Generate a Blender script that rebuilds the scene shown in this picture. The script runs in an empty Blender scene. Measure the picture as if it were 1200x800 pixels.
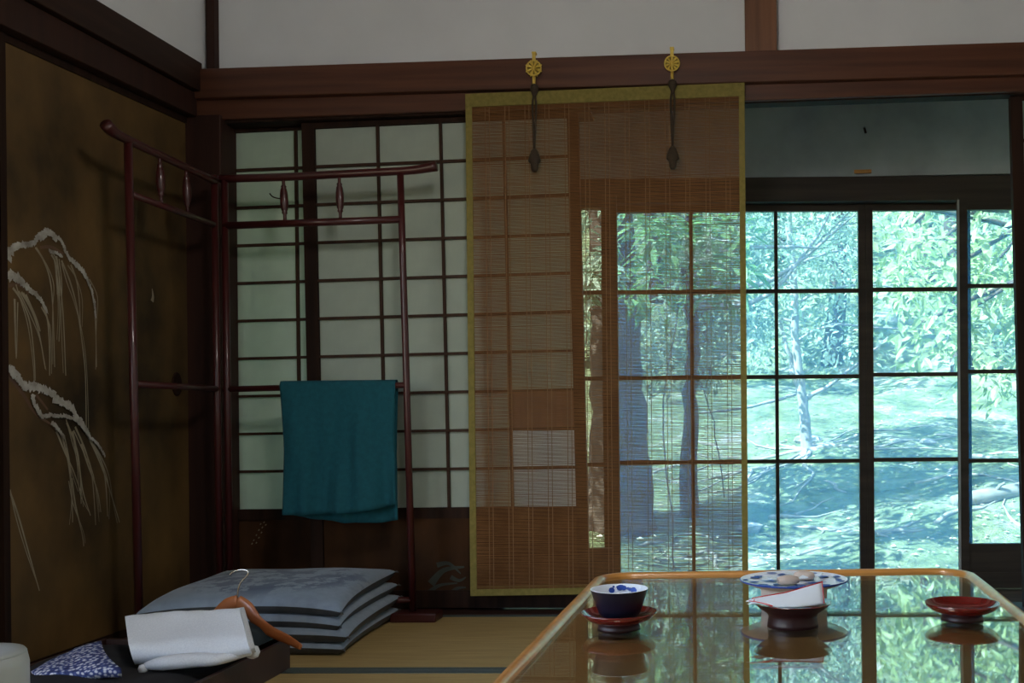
import bpy, bmesh, math, random
from mathutils import Vector, Matrix, Quaternion
V = Vector
R = random.Random(7)
PI = math.pi
scene = bpy.context.scene
COL = scene.collection

# ------------------------------------------------------------------ camera
F, PX, PY, CAM = 1200.0, 815.0, 492.0, V((0, 0, 0.68))
YAW, ROLL = math.radians(2.05), 0.010
FWD = V((-math.sin(YAW), math.cos(YAW), 0))
RGT0 = V((math.cos(YAW), math.sin(YAW), 0))
RGT = (RGT0 * math.cos(ROLL) - V((0, 0, 1)) * math.sin(ROLL))
UPV = (V((0, 0, 1)) * math.cos(ROLL) + RGT0 * math.sin(ROLL))
cd = bpy.data.cameras.new('camera')
cd.sensor_fit = 'HORIZONTAL'
cd.sensor_width = 36.0
cd.lens = 36.0
cd.shift_x = (600 - PX) / 1200
cd.shift_y = (PY - 400) / 1200
cd.clip_start = 0.02
cd.clip_end = 300
cam = bpy.data.objects.new('camera', cd)
COL.objects.link(cam)
m3 = Matrix((RGT, UPV, -FWD)).transposed()
cam.matrix_world = Matrix.Translation(CAM) @ m3.to_4x4()
scene.camera = cam

# ------------------------------------------------------------------ sky, sun, exposure
w = bpy.data.worlds.new('world')
scene.world = w
w.use_nodes = True
nt = w.node_tree
bg = nt.nodes['Background']
sky = nt.nodes.new('ShaderNodeTexSky')
sky.sky_type = 'NISHITA'
sky.sun_disc = False
sky.sun_elevation = math.radians(52)
sky.sun_rotation = math.radians(200)
nt.links.new(sky.outputs[0], bg.inputs['Color'])
bg.inputs['Strength'].default_value = 0.85
sd = bpy.data.lights.new('sun', 'SUN')
sd.energy = 33.0
sd.angle = math.radians(0.6)
sd.color = (0.97, 0.97, 0.93)
sun = bpy.data.objects.new('sun', sd)
COL.objects.link(sun)
sun.rotation_mode = 'QUATERNION'
sun.rotation_quaternion = V((0.62, 0.34, -0.80)).to_track_quat('-Z', 'Y')
LAMP_WATTS = 32.0
scene.view_settings.view_transform = 'Standard'
scene.view_settings.look = 'None'
scene.view_settings.exposure = 0.0
scene.view_settings.gamma = 1.0
scene.cycles.max_bounces = 10
scene.cycles.transparent_max_bounces = 24
scene.cycles.sample_clamp_indirect = 6.0

# ------------------------------------------------------------------ unprojection of measured points
def ray(px, py):
    return FWD + RGT * ((px - PX) / F) + UPV * ((PY - py) / F)
def onY(px, py, Y):
    d = ray(px, py)
    return CAM + d * (Y / d.y)
def onX(px, py, X):
    d = ray(px, py)
    return CAM + d * (X / d.x)
def onZ(px, py, Z):
    d = ray(px, py)
    return CAM + d * ((Z - CAM.z) / d.z)

# ------------------------------------------------------------------ materials
def nodes_of(m):
    m.use_nodes = True
    return m.node_tree, m.node_tree.nodes['Principled BSDF']
def texco(nt, scale=(1, 1, 1), kind='Object', rot=(0, 0, 0)):
    tc = nt.nodes.new('ShaderNodeTexCoord')
    mp = nt.nodes.new('ShaderNodeMapping')
    mp.inputs['Scale'].default_value = scale
    mp.inputs['Rotation'].default_value = rot
    nt.links.new(tc.outputs[kind], mp.inputs[0])
    return mp.outputs[0]
def ramp(nt, fac, stops):
    r = nt.nodes.new('ShaderNodeValToRGB')
    e = r.color_ramp.elements
    while len(e) < len(stops):
        e.new(0.5)
    for i, (p, c) in enumerate(stops):
        e[i].position = p
        e[i].color = (*c, 1)
    nt.links.new(fac, r.inputs[0])
    return r.outputs[0]
def noise(nt, vec, scale, detail=4, rough=0.55, out='Fac'):
    n = nt.nodes.new('ShaderNodeTexNoise')
    n.inputs['Scale'].default_value = scale
    n.inputs['Detail'].default_value = detail
    n.inputs['Roughness'].default_value = rough
    nt.links.new(vec, n.inputs['Vector'])
    return n.outputs[out]
def bump(nt, h, b, strength=0.2, dist=0.002):
    n = nt.nodes.new('ShaderNodeBump')
    n.inputs['Strength'].default_value = strength
    n.inputs['Distance'].default_value = dist
    nt.links.new(h, n.inputs['Height'])
    nt.links.new(n.outputs[0], b.inputs['Normal'])
def mottled(name, c1, c2, rough=0.6, scale=(8, 8, 8), nscale=1.0, coat=0.0, bmp=0.0, coat_rough=0.06, metallic=0.0, lo=0.3, hi=0.7):
    m = bpy.data.materials.new(name)
    nt, b = nodes_of(m)
    n = noise(nt, texco(nt, scale), nscale, 5)
    nt.links.new(ramp(nt, n, [(lo, c1), (hi, c2)]), b.inputs['Base Color'])
    b.inputs['Roughness'].default_value = rough
    b.inputs['Coat Weight'].default_value = coat
    b.inputs['Coat Roughness'].default_value = coat_rough
    b.inputs['Metallic'].default_value = metallic
    if bmp:
        bump(nt, n, b, bmp)
    return m
def wood(name, c1, c2, axis='X', rough=0.45, coat=0.0, f=1.0, coat_rough=0.1, spec=0.5):
    s = {'X': (1.2, 26, 26), 'Y': (26, 1.2, 26), 'Z': (26, 26, 1.2)}[axis]
    m = mottled(name, c1, c2, rough, tuple(k * f for k in s), 1.0, coat, 0.12, coat_rough)
    m.node_tree.nodes['Principled BSDF'].inputs['Specular IOR Level'].default_value = spec
    return m
M = {}
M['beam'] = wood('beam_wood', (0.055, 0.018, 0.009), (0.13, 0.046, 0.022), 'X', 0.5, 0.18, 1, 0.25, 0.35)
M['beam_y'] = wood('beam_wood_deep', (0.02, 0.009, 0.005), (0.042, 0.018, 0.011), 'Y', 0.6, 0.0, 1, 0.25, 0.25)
M['post'] = wood('post_wood', (0.13, 0.05, 0.022), (0.26, 0.11, 0.05), 'Z', 0.45, 0.2, 1, 0.25)
M['dark_post'] = wood('dark_post_wood', (0.022, 0.009, 0.006), (0.045, 0.017, 0.011), 'Z', 0.6, spec=0.25)
M['frame'] = wood('dark_frame_wood', (0.012, 0.006, 0.004), (0.034, 0.015, 0.009), 'Z', 0.7, spec=0.15)
M['lattice'] = wood('lattice_wood', (0.03, 0.014, 0.008), (0.06, 0.03, 0.017), 'Z', 0.7, spec=0.2)
M['engawa_wood'] = wood('weathered_dark_wood', (0.02, 0.013, 0.009), (0.05, 0.034, 0.024), 'X', 0.6, spec=0.3)
M['plank'] = wood('veranda_plank_wood', (0.10, 0.07, 0.05), (0.2, 0.15, 0.11), 'X', 0.2, 1.0, 1, 0.05)
M['ceiling'] = wood('ceiling_board_wood', (0.16, 0.10, 0.06), (0.26, 0.17, 0.10), 'Y', 0.6)
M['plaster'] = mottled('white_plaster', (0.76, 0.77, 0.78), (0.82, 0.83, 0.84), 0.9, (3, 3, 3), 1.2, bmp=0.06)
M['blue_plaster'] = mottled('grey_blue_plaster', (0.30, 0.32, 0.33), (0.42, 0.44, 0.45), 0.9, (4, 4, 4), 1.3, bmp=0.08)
M['fusuma'] = mottled('gold_brown_painted_paper', (0.036, 0.025, 0.014), (0.175, 0.10, 0.036), 0.55, (2.2, 2.2, 1.6), 1.2, bmp=0.03, lo=0.32, hi=0.68)
M['fusuma'].node_tree.nodes['Principled BSDF'].inputs['Specular IOR Level'].default_value = 0.15
M['snow'] = mottled('snow_white_paint', (0.20, 0.18, 0.15), (0.52, 0.49, 0.44), 0.8, (22, 22, 22), 1)
M['strand'] = mottled('tan_paint', (0.19, 0.15, 0.09), (0.36, 0.31, 0.22), 0.8, (9, 9, 9))
M['umber'] = mottled('umber_paint', (0.10, 0.05, 0.03), (0.16, 0.09, 0.05), 0.8, (9, 9, 9))
M['smudge'] = mottled('dull_green_paint', (0.018, 0.022, 0.016), (0.05, 0.055, 0.036), 0.8, (9, 9, 9))
M['koshi'] = mottled('dark_painted_board', (0.018, 0.009, 0.005), (0.085, 0.036, 0.014), 0.8, (3, 3, 2), 1.5)
M['koshi'].node_tree.nodes['Principled BSDF'].inputs['Specular IOR Level'].default_value = 0.12
M['lacquer'] = mottled('dark_red_lacquer', (0.042, 0.005, 0.005), (0.06, 0.008, 0.008), 0.4, (6, 6, 6), 1, 0.35)
M['black_lacquer'] = mottled('dark_brown_lacquer', (0.026, 0.008, 0.006), (0.045, 0.014, 0.010), 0.5, (6, 6, 6), 1, 0.2, coat_rough=0.3)
M['red_lacquer'] = mottled('red_lacquer', (0.11, 0.005, 0.004), (0.16, 0.009, 0.007), 0.25, (9, 9, 9), 1, 1.0, coat_rough=0.03)
M['maroon_lacquer'] = mottled('maroon_lacquer', (0.02, 0.003, 0.003), (0.03, 0.004, 0.004), 0.5, (9, 9, 9), 1, 0.15, coat_rough=0.1)
M['teal'] = mottled('teal_cotton', (0.0, 0.062, 0.086), (0.002, 0.086, 0.114), 0.9, (60, 60, 60), 1, bmp=0.1)
M['white_cloth'] = mottled('white_terry_cloth', (0.62, 0.65, 0.70), (0.74, 0.77, 0.81), 0.95, (260, 260, 260), 1, bmp=0.15)
M['black_cloth'] = mottled('black_cloth', (0.008, 0.008, 0.010), (0.02, 0.02, 0.024), 0.9, (20, 20, 20), 1, bmp=0.2)
M['navy_cloth'] = mottled('dark_green_navy_cloth', (0.008, 0.016, 0.022), (0.016, 0.03, 0.038), 0.9, (20, 20, 20), 1, bmp=0.2)
M['hanger'] = wood('orange_brown_wood', (0.34, 0.10, 0.03), (0.48, 0.16, 0.05), 'X', 0.4, 0.3)
M['chrome'] = mottled('chrome', (0.6, 0.6, 0.6), (0.75, 0.75, 0.75), 0.15, (9, 9, 9), metallic=1)
M['gold'] = mottled('gilt_brass', (0.72, 0.50, 0.08), (0.90, 0.68, 0.16), 0.35, (60, 60, 60), metallic=0.35)
M['gold_dark'] = mottled('dark_gilt', (0.07, 0.045, 0.01), (0.10, 0.065, 0.015), 0.5, (60, 60, 60), metallic=0.5)
M['cord'] = mottled('dark_brown_cord', (0.03, 0.02, 0.012), (0.06, 0.04, 0.022), 0.9, (200, 200, 200))
M['rim'] = wood('honey_bamboo', (0.42, 0.17, 0.035), (0.62, 0.29, 0.075), 'X', 0.3, 0.6, 1, 0.12)
M['table_wood'] = wood('amber_table_wood', (0.32, 0.165, 0.05), (0.42, 0.235, 0.08), 'Y', 0.5, 1.0, 1, 0.03)
M['plastic'] = mottled('white_plastic', (0.42, 0.45, 0.44), (0.46, 0.49, 0.48), 0.35, (4, 4, 4))
M['grey_plastic'] = mottled('grey_plastic', (0.16, 0.17, 0.16), (0.2, 0.21, 0.2), 0.4, (4, 4, 4))
M['navy_glaze'] = mottled('navy_glaze', (0.004, 0.005, 0.016), (0.008, 0.010, 0.026), 0.3, (14, 14, 14), 1, 0.15)
M['white_glaze'] = mottled('white_glaze', (0.70, 0.75, 0.84), (0.78, 0.83, 0.90), 0.35, (14, 14, 14), 1, 0.0)
M['blue_paint'] = mottled('cobalt_blue_paint', (0.008, 0.035, 0.24), (0.02, 0.09, 0.46), 0.5, (60, 60, 60))
M['paper_white'] = mottled('white_napkin_paper', (0.74, 0.82, 0.93), (0.78, 0.86, 0.96), 0.9, (20, 20, 20))
M['red_ink'] = mottled('red_ink', (0.62, 0.03, 0.04), (0.72, 0.05, 0.06), 0.8, (20, 20, 20))
M['sweet'] = mottled('pale_beige_wrapper', (0.50, 0.40, 0.34), (0.62, 0.52, 0.46), 0.7, (40, 40, 40))
M['heri'] = mottled('blue_grey_cloth_border', (0.055, 0.075, 0.070), (0.085, 0.105, 0.095), 0.85, (90, 90, 90))
M['blind_border'] = mottled('olive_gold_cloth', (0.17, 0.14, 0.028), (0.25, 0.20, 0.05), 0.85, (70, 70, 70), bmp=0.2)
M['thread'] = mottled('tan_thread', (0.20, 0.105, 0.045), (0.26, 0.15, 0.07), 0.9, (90, 90, 90))
M['bark'] = mottled('brown_bark', (0.035, 0.026, 0.02), (0.10, 0.075, 0.06), 0.95, (14, 14, 3), 1, bmp=0.8)
M['root_bark'] = mottled('weathered_root_bark', (0.16, 0.15, 0.13), (0.36, 0.34, 0.30), 0.95, (9, 9, 9), 1, bmp=0.5)
M['pale_bark'] = mottled('pale_grey_bark', (0.20, 0.19, 0.18), (0.38, 0.37, 0.36), 0.95, (9, 9, 4), 1, bmp=0.5)
M['bulb'] = bpy.data.materials.new('lamp_paper')

def leaf_mat(name, c1, c2, trans=0.45):
    m = bpy.data.materials.new(name)
    nt, b = nodes_of(m)
    col = ramp(nt, noise(nt, texco(nt, (1, 1, 1)), 1.7, 3), [(0.35, c1), (0.65, c2)])
    nt.links.new(col, b.inputs['Base Color'])
    b.inputs['Roughness'].default_value = 0.4
    tr = nt.nodes.new('ShaderNodeBsdfTranslucent')
    nt.links.new(col, tr.inputs[0])
    mx = nt.nodes.new('ShaderNodeMixShader')
    mx.inputs[0].default_value = trans
    nt.links.new(b.outputs[0], mx.inputs[1])
    nt.links.new(tr.outputs[0], mx.inputs[2])
    nt.links.new(mx.outputs[0], nt.nodes['Material Output'].inputs[0])
    return m
M['leaf_big'] = leaf_mat('broad_leaf', (0.20, 0.32, 0.11), (0.54, 0.64, 0.32))
M['leaf_mid'] = leaf_mat('fresh_leaf', (0.20, 0.31, 0.20), (0.54, 0.63, 0.50))
M['leaf_long'] = leaf_mat('long_glossy_leaf', (0.14, 0.32, 0.10), (0.40, 0.58, 0.28))
M['leaf_far'] = leaf_mat('distant_leaf', (0.12, 0.22, 0.13), (0.34, 0.46, 0.30))
M['dry_leaf'] = leaf_mat('fallen_leaf', (0.45, 0.36, 0.24), (0.75, 0.70, 0.60), 0.2)

def thin_paper(name, c1, c2, trans):
    m = bpy.data.materials.new(name)
    nt, b = nodes_of(m)
    col = ramp(nt, noise(nt, texco(nt, (6, 6, 6)), 2, 5), [(0.3, c1), (0.7, c2)])
    nt.links.new(col, b.inputs['Base Color'])
    b.inputs['Roughness'].default_value = 0.9
    b.inputs['Specular IOR Level'].default_value = 0.1
    tr = nt.nodes.new('ShaderNodeBsdfTranslucent')
    nt.links.new(col, tr.inputs[0])
    mx = nt.nodes.new('ShaderNodeMixShader')
    mx.inputs[0].default_value = trans
    nt.links.new(b.outputs[0], mx.inputs[1])
    nt.links.new(tr.outputs[0], mx.inputs[2])
    nt.links.new(mx.outputs[0], nt.nodes['Material Output'].inputs[0])
    return m
M['paper'] = thin_paper('shoji_paper', (0.55, 0.62, 0.55), (0.62, 0.69, 0.61), 0.4)
M['daylit_paper'] = thin_paper('daylit_shoji_paper', (0.86, 0.86, 0.86), (0.9, 0.9, 0.9), 0.5)  # stronger daylight behind two panes put into a whiter, thinner paper
M['bamboo'] = thin_paper('bamboo_splints', (0.18, 0.080, 0.030), (0.26, 0.125, 0.048), 0.12)

def glass_mat(name, tint, gloss, haze, haze_col=(0.75, 0.9, 1.0)):
    m = bpy.data.materials.new(name)
    m.use_nodes = True
    nt = m.node_tree
    nt.nodes.remove(nt.nodes['Principled BSDF'])
    out = nt.nodes['Material Output']
    tp = nt.nodes.new('ShaderNodeBsdfTransparent')
    tp.inputs[0].default_value = (*tint, 1)
    gl = nt.nodes.new('ShaderNodeBsdfGlossy')
    gl.inputs['Roughness'].default_value = 0.0
    # Schlick reflectance, the same from both faces of the pane
    lw = nt.nodes.new('ShaderNodeLayerWeight')
    lw.inputs['Blend'].default_value = 0.5
    pw = nt.nodes.new('ShaderNodeMath'); pw.operation = 'POWER'
    pw.inputs[1].default_value = 5.0
    nt.links.new(lw.outputs['Facing'], pw.inputs[0])
    ma = nt.nodes.new('ShaderNodeMath'); ma.operation = 'MULTIPLY_ADD'
    ma.inputs[1].default_value = 1.0 - gloss
    ma.inputs[2].default_value = gloss
    nt.links.new(pw.outputs[0], ma.inputs[0])
    mx = nt.nodes.new('ShaderNodeMixShader')
    nt.links.new(ma.outputs[0], mx.inputs[0])
    nt.links.new(tp.outputs[0], mx.inputs[1])
    nt.links.new(gl.outputs[0], mx.inputs[2])
    last = mx.outputs[0]
    if haze:
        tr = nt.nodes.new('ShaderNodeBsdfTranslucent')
        tr.inputs[0].default_value = (*haze_col, 1)
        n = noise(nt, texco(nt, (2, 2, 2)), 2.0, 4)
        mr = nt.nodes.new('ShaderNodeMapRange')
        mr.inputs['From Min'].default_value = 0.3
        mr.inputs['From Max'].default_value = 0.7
        mr.inputs['To Min'].default_value = haze * 0.75
        mr.inputs['To Max'].default_value = haze * 1.25
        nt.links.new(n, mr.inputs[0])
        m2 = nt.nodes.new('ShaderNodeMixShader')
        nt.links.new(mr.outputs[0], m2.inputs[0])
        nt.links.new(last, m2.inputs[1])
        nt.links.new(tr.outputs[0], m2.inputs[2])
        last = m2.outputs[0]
    nt.links.new(last, out.inputs[0])
    return m
M['hazy_glass'] = glass_mat('hazy_blue_glass', (0.80, 0.96, 0.98), 0.012, 0.23, (0.22, 0.58, 0.97))  # bluish tint with an uneven blue veil over the view
M['clear_glass'] = glass_mat('clear_pane', (0.95, 0.97, 0.95), 0.012, 0.0)
M['shade_glass'] = glass_mat('shade_tinted_pane', (0.70, 0.73, 0.69), 0.012, 0.0)  # grey tint dims the view behind, standing in for garden shade
M['table_glass'] = glass_mat('table_glass', (0.96, 0.98, 0.96), 0.12, 0.0)

def tatami_mat():
    m = bpy.data.materials.new('tatami_rush')
    nt, b = nodes_of(m)
    v = texco(nt, (1, 1, 1))
    n = noise(nt, texco(nt, (3, 60, 3)), 2, 5)
    wv = nt.nodes.new('ShaderNodeTexWave')
    wv.inputs['Scale'].default_value = 55
    wv.inputs['Distortion'].default_value = 1.5
    wv.bands_direction = 'Y'
    nt.links.new(v, wv.inputs['Vector'])
    nt.links.new(ramp(nt, n, [(0.3, (0.36, 0.25, 0.095)), (0.7, (0.50, 0.36, 0.15))]), b.inputs['Base Color'])
    b.inputs['Roughness'].default_value = 0.6
    bump(nt, wv.outputs['Fac'], b, 0.25, 0.002)
    return m
M['tatami'] = tatami_mat()

def zabuton_mat(name, printed):
    m = bpy.data.materials.new(name)
    nt, b = nodes_of(m)
    base = ramp(nt, noise(nt, texco(nt, (30, 30, 30)), 1, 4), [(0.3, (0.21, 0.275, 0.36)), (0.7, (0.275, 0.35, 0.445))])
    if printed:
        v = texco(nt, (1, 1, 1))
        n1 = noise(nt, texco(nt, (14, 14, 14)), 1.0, 6, 0.7)
        mask = ramp(nt, n1, [(0.47, (0, 0, 0)), (0.53, (1, 1, 1))])
        ln = nt.nodes.new('ShaderNodeVectorMath'); ln.operation = 'LENGTH'
        mp = nt.nodes.new('ShaderNodeMapping'); mp.inputs['Scale'].default_value = (3.2, 3.9, 0)
        nt.links.new(v, mp.inputs[0]); nt.links.new(mp.outputs[0], ln.inputs[0])
        rad = ramp(nt, ln.outputs['Value'], [(0.75, (1, 1, 1)), (1.0, (0, 0, 0))])
        mul = nt.nodes.new('ShaderNodeMix'); mul.data_type = 'RGBA'; mul.blend_type = 'MULTIPLY'
        mul.inputs[0].default_value = 1
        nt.links.new(mask, mul.inputs[6]); nt.links.new(rad, mul.inputs[7])
        mx = nt.nodes.new('ShaderNodeMix'); mx.data_type = 'RGBA'
        nt.links.new(mul.outputs[2], mx.inputs[0])
        nt.links.new(base, mx.inputs[6])
        mx.inputs[7].default_value = (0.012, 0.045, 0.13, 1)
        base = mx.outputs[2]
    nt.links.new(base, b.inputs['Base Color'])
    b.inputs['Roughness'].default_value = 0.55
    b.inputs['Sheen Weight'].default_value = 0.3
    return m
M['zabuton'] = zabuton_mat('grey_blue_silk', False)
M['zabuton_print'] = zabuton_mat('grey_blue_silk_printed', True)
M['zabuton_shaded'] = mottled('shaded_grey_silk', (0.05, 0.055, 0.058), (0.075, 0.08, 0.085), 0.6, (30, 30, 30))  # underside shade put into a darker silk, shared by the tufts

def floral_mat():
    m = bpy.data.materials.new('blue_white_floral_cotton')
    nt, b = nodes_of(m)
    vo = nt.nodes.new('ShaderNodeTexVoronoi')
    vo.inputs['Scale'].default_value = 105
    nt.links.new(texco(nt), vo.inputs['Vector'])
    nt.links.new(ramp(nt, vo.outputs['Distance'], [(0.30, (0.60, 0.63, 0.72)), (0.50, (0.06, 0.09, 0.28)), (0.8, (0.02, 0.03, 0.12))]), b.inputs['Base Color'])
    b.inputs['Roughness'].default_value = 0.9
    return m
M['floral'] = floral_mat()

def ground_mat():
    m = bpy.data.materials.new('mossy_ground')
    nt, b = nodes_of(m)
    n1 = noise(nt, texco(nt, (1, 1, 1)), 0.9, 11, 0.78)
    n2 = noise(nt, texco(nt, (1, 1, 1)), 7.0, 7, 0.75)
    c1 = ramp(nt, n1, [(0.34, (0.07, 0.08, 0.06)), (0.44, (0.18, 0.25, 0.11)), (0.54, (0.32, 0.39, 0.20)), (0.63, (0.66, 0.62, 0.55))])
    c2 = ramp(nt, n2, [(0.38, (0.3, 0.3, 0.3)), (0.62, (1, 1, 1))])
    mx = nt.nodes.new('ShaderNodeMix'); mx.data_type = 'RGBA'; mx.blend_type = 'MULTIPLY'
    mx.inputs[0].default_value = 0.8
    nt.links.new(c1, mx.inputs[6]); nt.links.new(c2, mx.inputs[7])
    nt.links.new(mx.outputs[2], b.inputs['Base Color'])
    b.inputs['Roughness'].default_value = 0.95
    bump(nt, n2, b, 1.0, 0.12)
    return m
M['ground'] = ground_mat()

# ------------------------------------------------------------------ mesh helpers
WORLD = {}          # world origin of each built object
class MB:
    def __init__(self):
        self.v, self.f, self.mi = [], [], []
    def hexa(self, p, mi=0):
        n = len(self.v)
        self.v += [V(q) for q in p]
        for a in ((0, 1, 2, 3), (7, 6, 5, 4), (0, 4, 5, 1), (1, 5, 6, 2), (2, 6, 7, 3), (3, 7, 4, 0)):
            self.f.append(tuple(n + k for k in a)); self.mi.append(mi)
        return self
    def box(self, c, s, rot=None):
        x, y, z = s[0] / 2, s[1] / 2, s[2] / 2
        p = [V(q) for q in ((-x, -y, -z), (x, -y, -z), (x, y, -z), (-x, y, -z), (-x, -y, z), (x, -y, z), (x, y, z), (-x, y, z))]
        if rot is not None:
            p = [rot @ q for q in p]
        return self.hexa([q + V(c) for q in p])
    def span(self, a, b):
        a, b = V(a), V(b)
        return self.box((a + b) / 2, b - a)
    def tube(self, path, rad, n=8, cap=True, flat=1.0, up=None):
        path = [V(p) for p in path]
        if not hasattr(rad, '__len__'):
            rad = [rad] * len(path)
        base = len(self.v)
        prev = None
        for i, p in enumerate(path):
            t = (path[min(i + 1, len(path) - 1)] - path[max(i - 1, 0)]).normalized()
            if prev is None:
                a = V(up) if up else (V((0, 0, 1)) if abs(t.z) < 0.9 else V((1, 0, 0)))
            else:
                a = prev
            a = (a - t * a.dot(t)).normalized()
            b = t.cross(a)
            prev = a
            for k in range(n):
                th = 2 * PI * k / n
                self.v.append(p + (a * math.cos(th) + b * math.sin(th) * flat) * rad[i])
        for i in range(len(path) - 1):
            for k in range(n):
                self.f.append((base + i * n + k, base + i * n + (k + 1) % n, base + (i + 1) * n + (k + 1) % n, base + (i + 1) * n + k)); self.mi.append(0)
        if cap:
            self.f.append(tuple(base + k for k in range(n))[::-1]); self.mi.append(0)
            self.f.append(tuple(base + (len(path) - 1) * n + k for k in range(n))); self.mi.append(0)
        return self
    def lathe(self, prof, c=(0, 0, 0), n=40, cap_ends=True):
        base = len(self.v)
        c = V(c)
        for r, z in prof:
            for k in range(n):
                th = 2 * PI * k / n
                self.v.append(c + V((r * math.cos(th), r * math.sin(th), z)))
        for i in range(len(prof) - 1):
            for k in range(n):
                self.f.append((base + i * n + k, base + i * n + (k + 1) % n, base + (i + 1) * n + (k + 1) % n, base + (i + 1) * n + k)); self.mi.append(0)
        if cap_ends:
            self.f.append(tuple(base + k for k in range(n))[::-1]); self.mi.append(0)
            self.f.append(tuple(base + (len(prof) - 1) * n + k for k in range(n))); self.mi.append(0)
        return self
    def grid(self, fn, nu, nv, mi=0):
        base = len(self.v)
        for j in range(nv + 1):
            for i in range(nu + 1):
                self.v.append(V(fn(i / nu, j / nv)))
        for j in range(nv):
            for i in range(nu):
                a = base + j * (nu + 1) + i
                self.f.append((a, a + 1, a + nu + 2, a + nu + 1)); self.mi.append(mi)
        return self
    def ribbon(self, pts, wid, nrm):
        pts = [V(p) for p in pts]
        base = len(self.v)
        for i, p in enumerate(pts):
            t = (pts[min(i + 1, len(pts) - 1)] - pts[max(i - 1, 0)]).normalized()
            s = t.cross(V(nrm)).normalized()
            h = wid[i] / 2
            self.v += [p - s * h, p + s * h]
        for i in range(len(pts) - 1):
            a = base + 2 * i
            self.f.append((a, a + 1, a + 3, a + 2)); self.mi.append(0)
        return self
    def build(self, name, mat, parent=None, smooth=False, bevel=0.0, origin=None, recalc=True, segs=2):
        xs = [q.x for q in self.v]; ys = [q.y for q in self.v]; zs = [q.z for q in self.v]
        o0 = V(origin) if origin is not None else V(((min(xs) + max(xs)) / 2, (min(ys) + max(ys)) / 2, min(zs)))
        me = bpy.data.meshes.new(name)
        me.from_pydata([tuple(q - o0) for q in self.v], [], self.f)
        for mm in (mat if isinstance(mat, (list, tuple)) else [mat]):
            me.materials.append(M[mm] if isinstance(mm, str) else mm)
        if any(self.mi):
            me.polygons.foreach_set('material_index', self.mi)
        if recalc:
            bm = bmesh.new(); bm.from_mesh(me)
            bmesh.ops.recalc_face_normals(bm, faces=bm.faces)
            bm.to_mesh(me); bm.free()
        if smooth:
            me.polygons.foreach_set('use_smooth', [True] * len(me.polygons))
        o = bpy.data.objects.new(name, me)
        COL.objects.link(o)
        WORLD[o.name] = o0
        if parent:
            o.parent = parent
            o.location = o0 - WORLD[parent.name]
        else:
            o.location = o0
        if bevel:
            b = o.modifiers.new('bevel', 'BEVEL')
            b.width = bevel; b.segments = segs; b.limit_method = 'ANGLE'; b.angle_limit = math.radians(40)
        return o
def empty(name, loc):
    o = bpy.data.objects.new(name, None)
    o.empty_display_size = 0.05
    COL.objects.link(o)
    o.location = loc
    WORLD[o.name] = V(loc)
    return o
def tag(o, label, cat, group=None):
    o['label'] = label; o['category'] = cat
    if group: o['group'] = group
    return o
def struct(o):
    o['kind'] = 'structure'
    return o
def stuff(o):
    o['kind'] = 'stuff'
    return o
def smooth_path(pts, n=6):
    pts = [V(p) for p in pts]
    out = []
    for i in range(len(pts) - 1):
        p0, p1, p2, p3 = pts[max(i - 1, 0)], pts[i], pts[i + 1], pts[min(i + 2, len(pts) - 1)]
        for k in range(n):
            t = k / n
            out.append(0.5 * ((2 * p1) + (p2 - p0) * t + (2 * p0 - 5 * p1 + 4 * p2 - p3) * t * t + (3 * p1 - p0 - 3 * p2 + p3) * t ** 3))
    out.append(pts[-1])
    return out
def lerp(a, b, t):
    return a + (b - a) * t
def spine(vals, n):
    out = []
    for i in range(n):
        t = i / (n - 1) * (len(vals) - 1)
        k = min(int(t), len(vals) - 2)
        out.append(lerp(vals[k], vals[k + 1], t - k))
    return out

# ================================================================== ROOM SHELL
XL = onY(228, 400, 3.66).x           # plane of the left wall
XR, YB, CZ = 2.35, -1.6, 2.50
YW = 3.66                            # plane of the sliding screens

# floor: tatami mats laid on a base
fl = struct(MB().span((XL - 0.1, YB, -0.08), (XR, 3.60, -0.045)).build('floor', 'engawa_wood'))
def mat_piece(x0, x1, y0, y1, along):
    g = 0.002
    t = MB().span((x0 + g, y0 + g, -0.045), (x1 - g, y1 - g, 0.0)).build('tatami_mat', 'tatami', fl)
    h = 0.03
    for s in (0, 1):
        if along == 'X':
            ya = y0 + g if s == 0 else y1 - g - h
            b = MB().span((x0 + g, ya, -0.02), (x1 - g, ya + h, 0.0015))
        else:
            xa = x0 + g if s == 0 else x1 - g - h
            b = MB().span((xa, y0 + g, -0.02), (xa + h, y1 - g, 0.0015))
        b.build('cloth_border', 'heri', t)
yj = onZ(450, 785.5, 0).y            # the visible joint between two rows of mats
y_lo = yj
mat_piece(XL, XL + 1.74, yj, 3.58, 'X')
mat_piece(XL + 1.74, XL + 3.48, yj, 3.58, 'X')
mat_piece(XL + 3.48, XR, yj, 3.58, 'X')
mat_piece(XL, XL + 1.74, yj - 0.87, yj, 'X')
mat_piece(XL + 1.74, XL + 3.48, yj - 0.87, yj, 'X')
mat_piece(XL, XL + 0.87, yj - 2.61, yj - 0.87, 'Y')
mat_piece(XL + 0.87, XL + 1.74, yj - 2.61, yj - 0.87, 'Y')
mat_piece(XL + 1.74, XL + 2.61, yj - 2.61, yj - 0.87, 'Y')

# sill under the sliding screens
struct(MB().span((XL, 3.58, -0.06), (XR, 3.78, 0.004)).build('trim_1', 'dark_post'))
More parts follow.
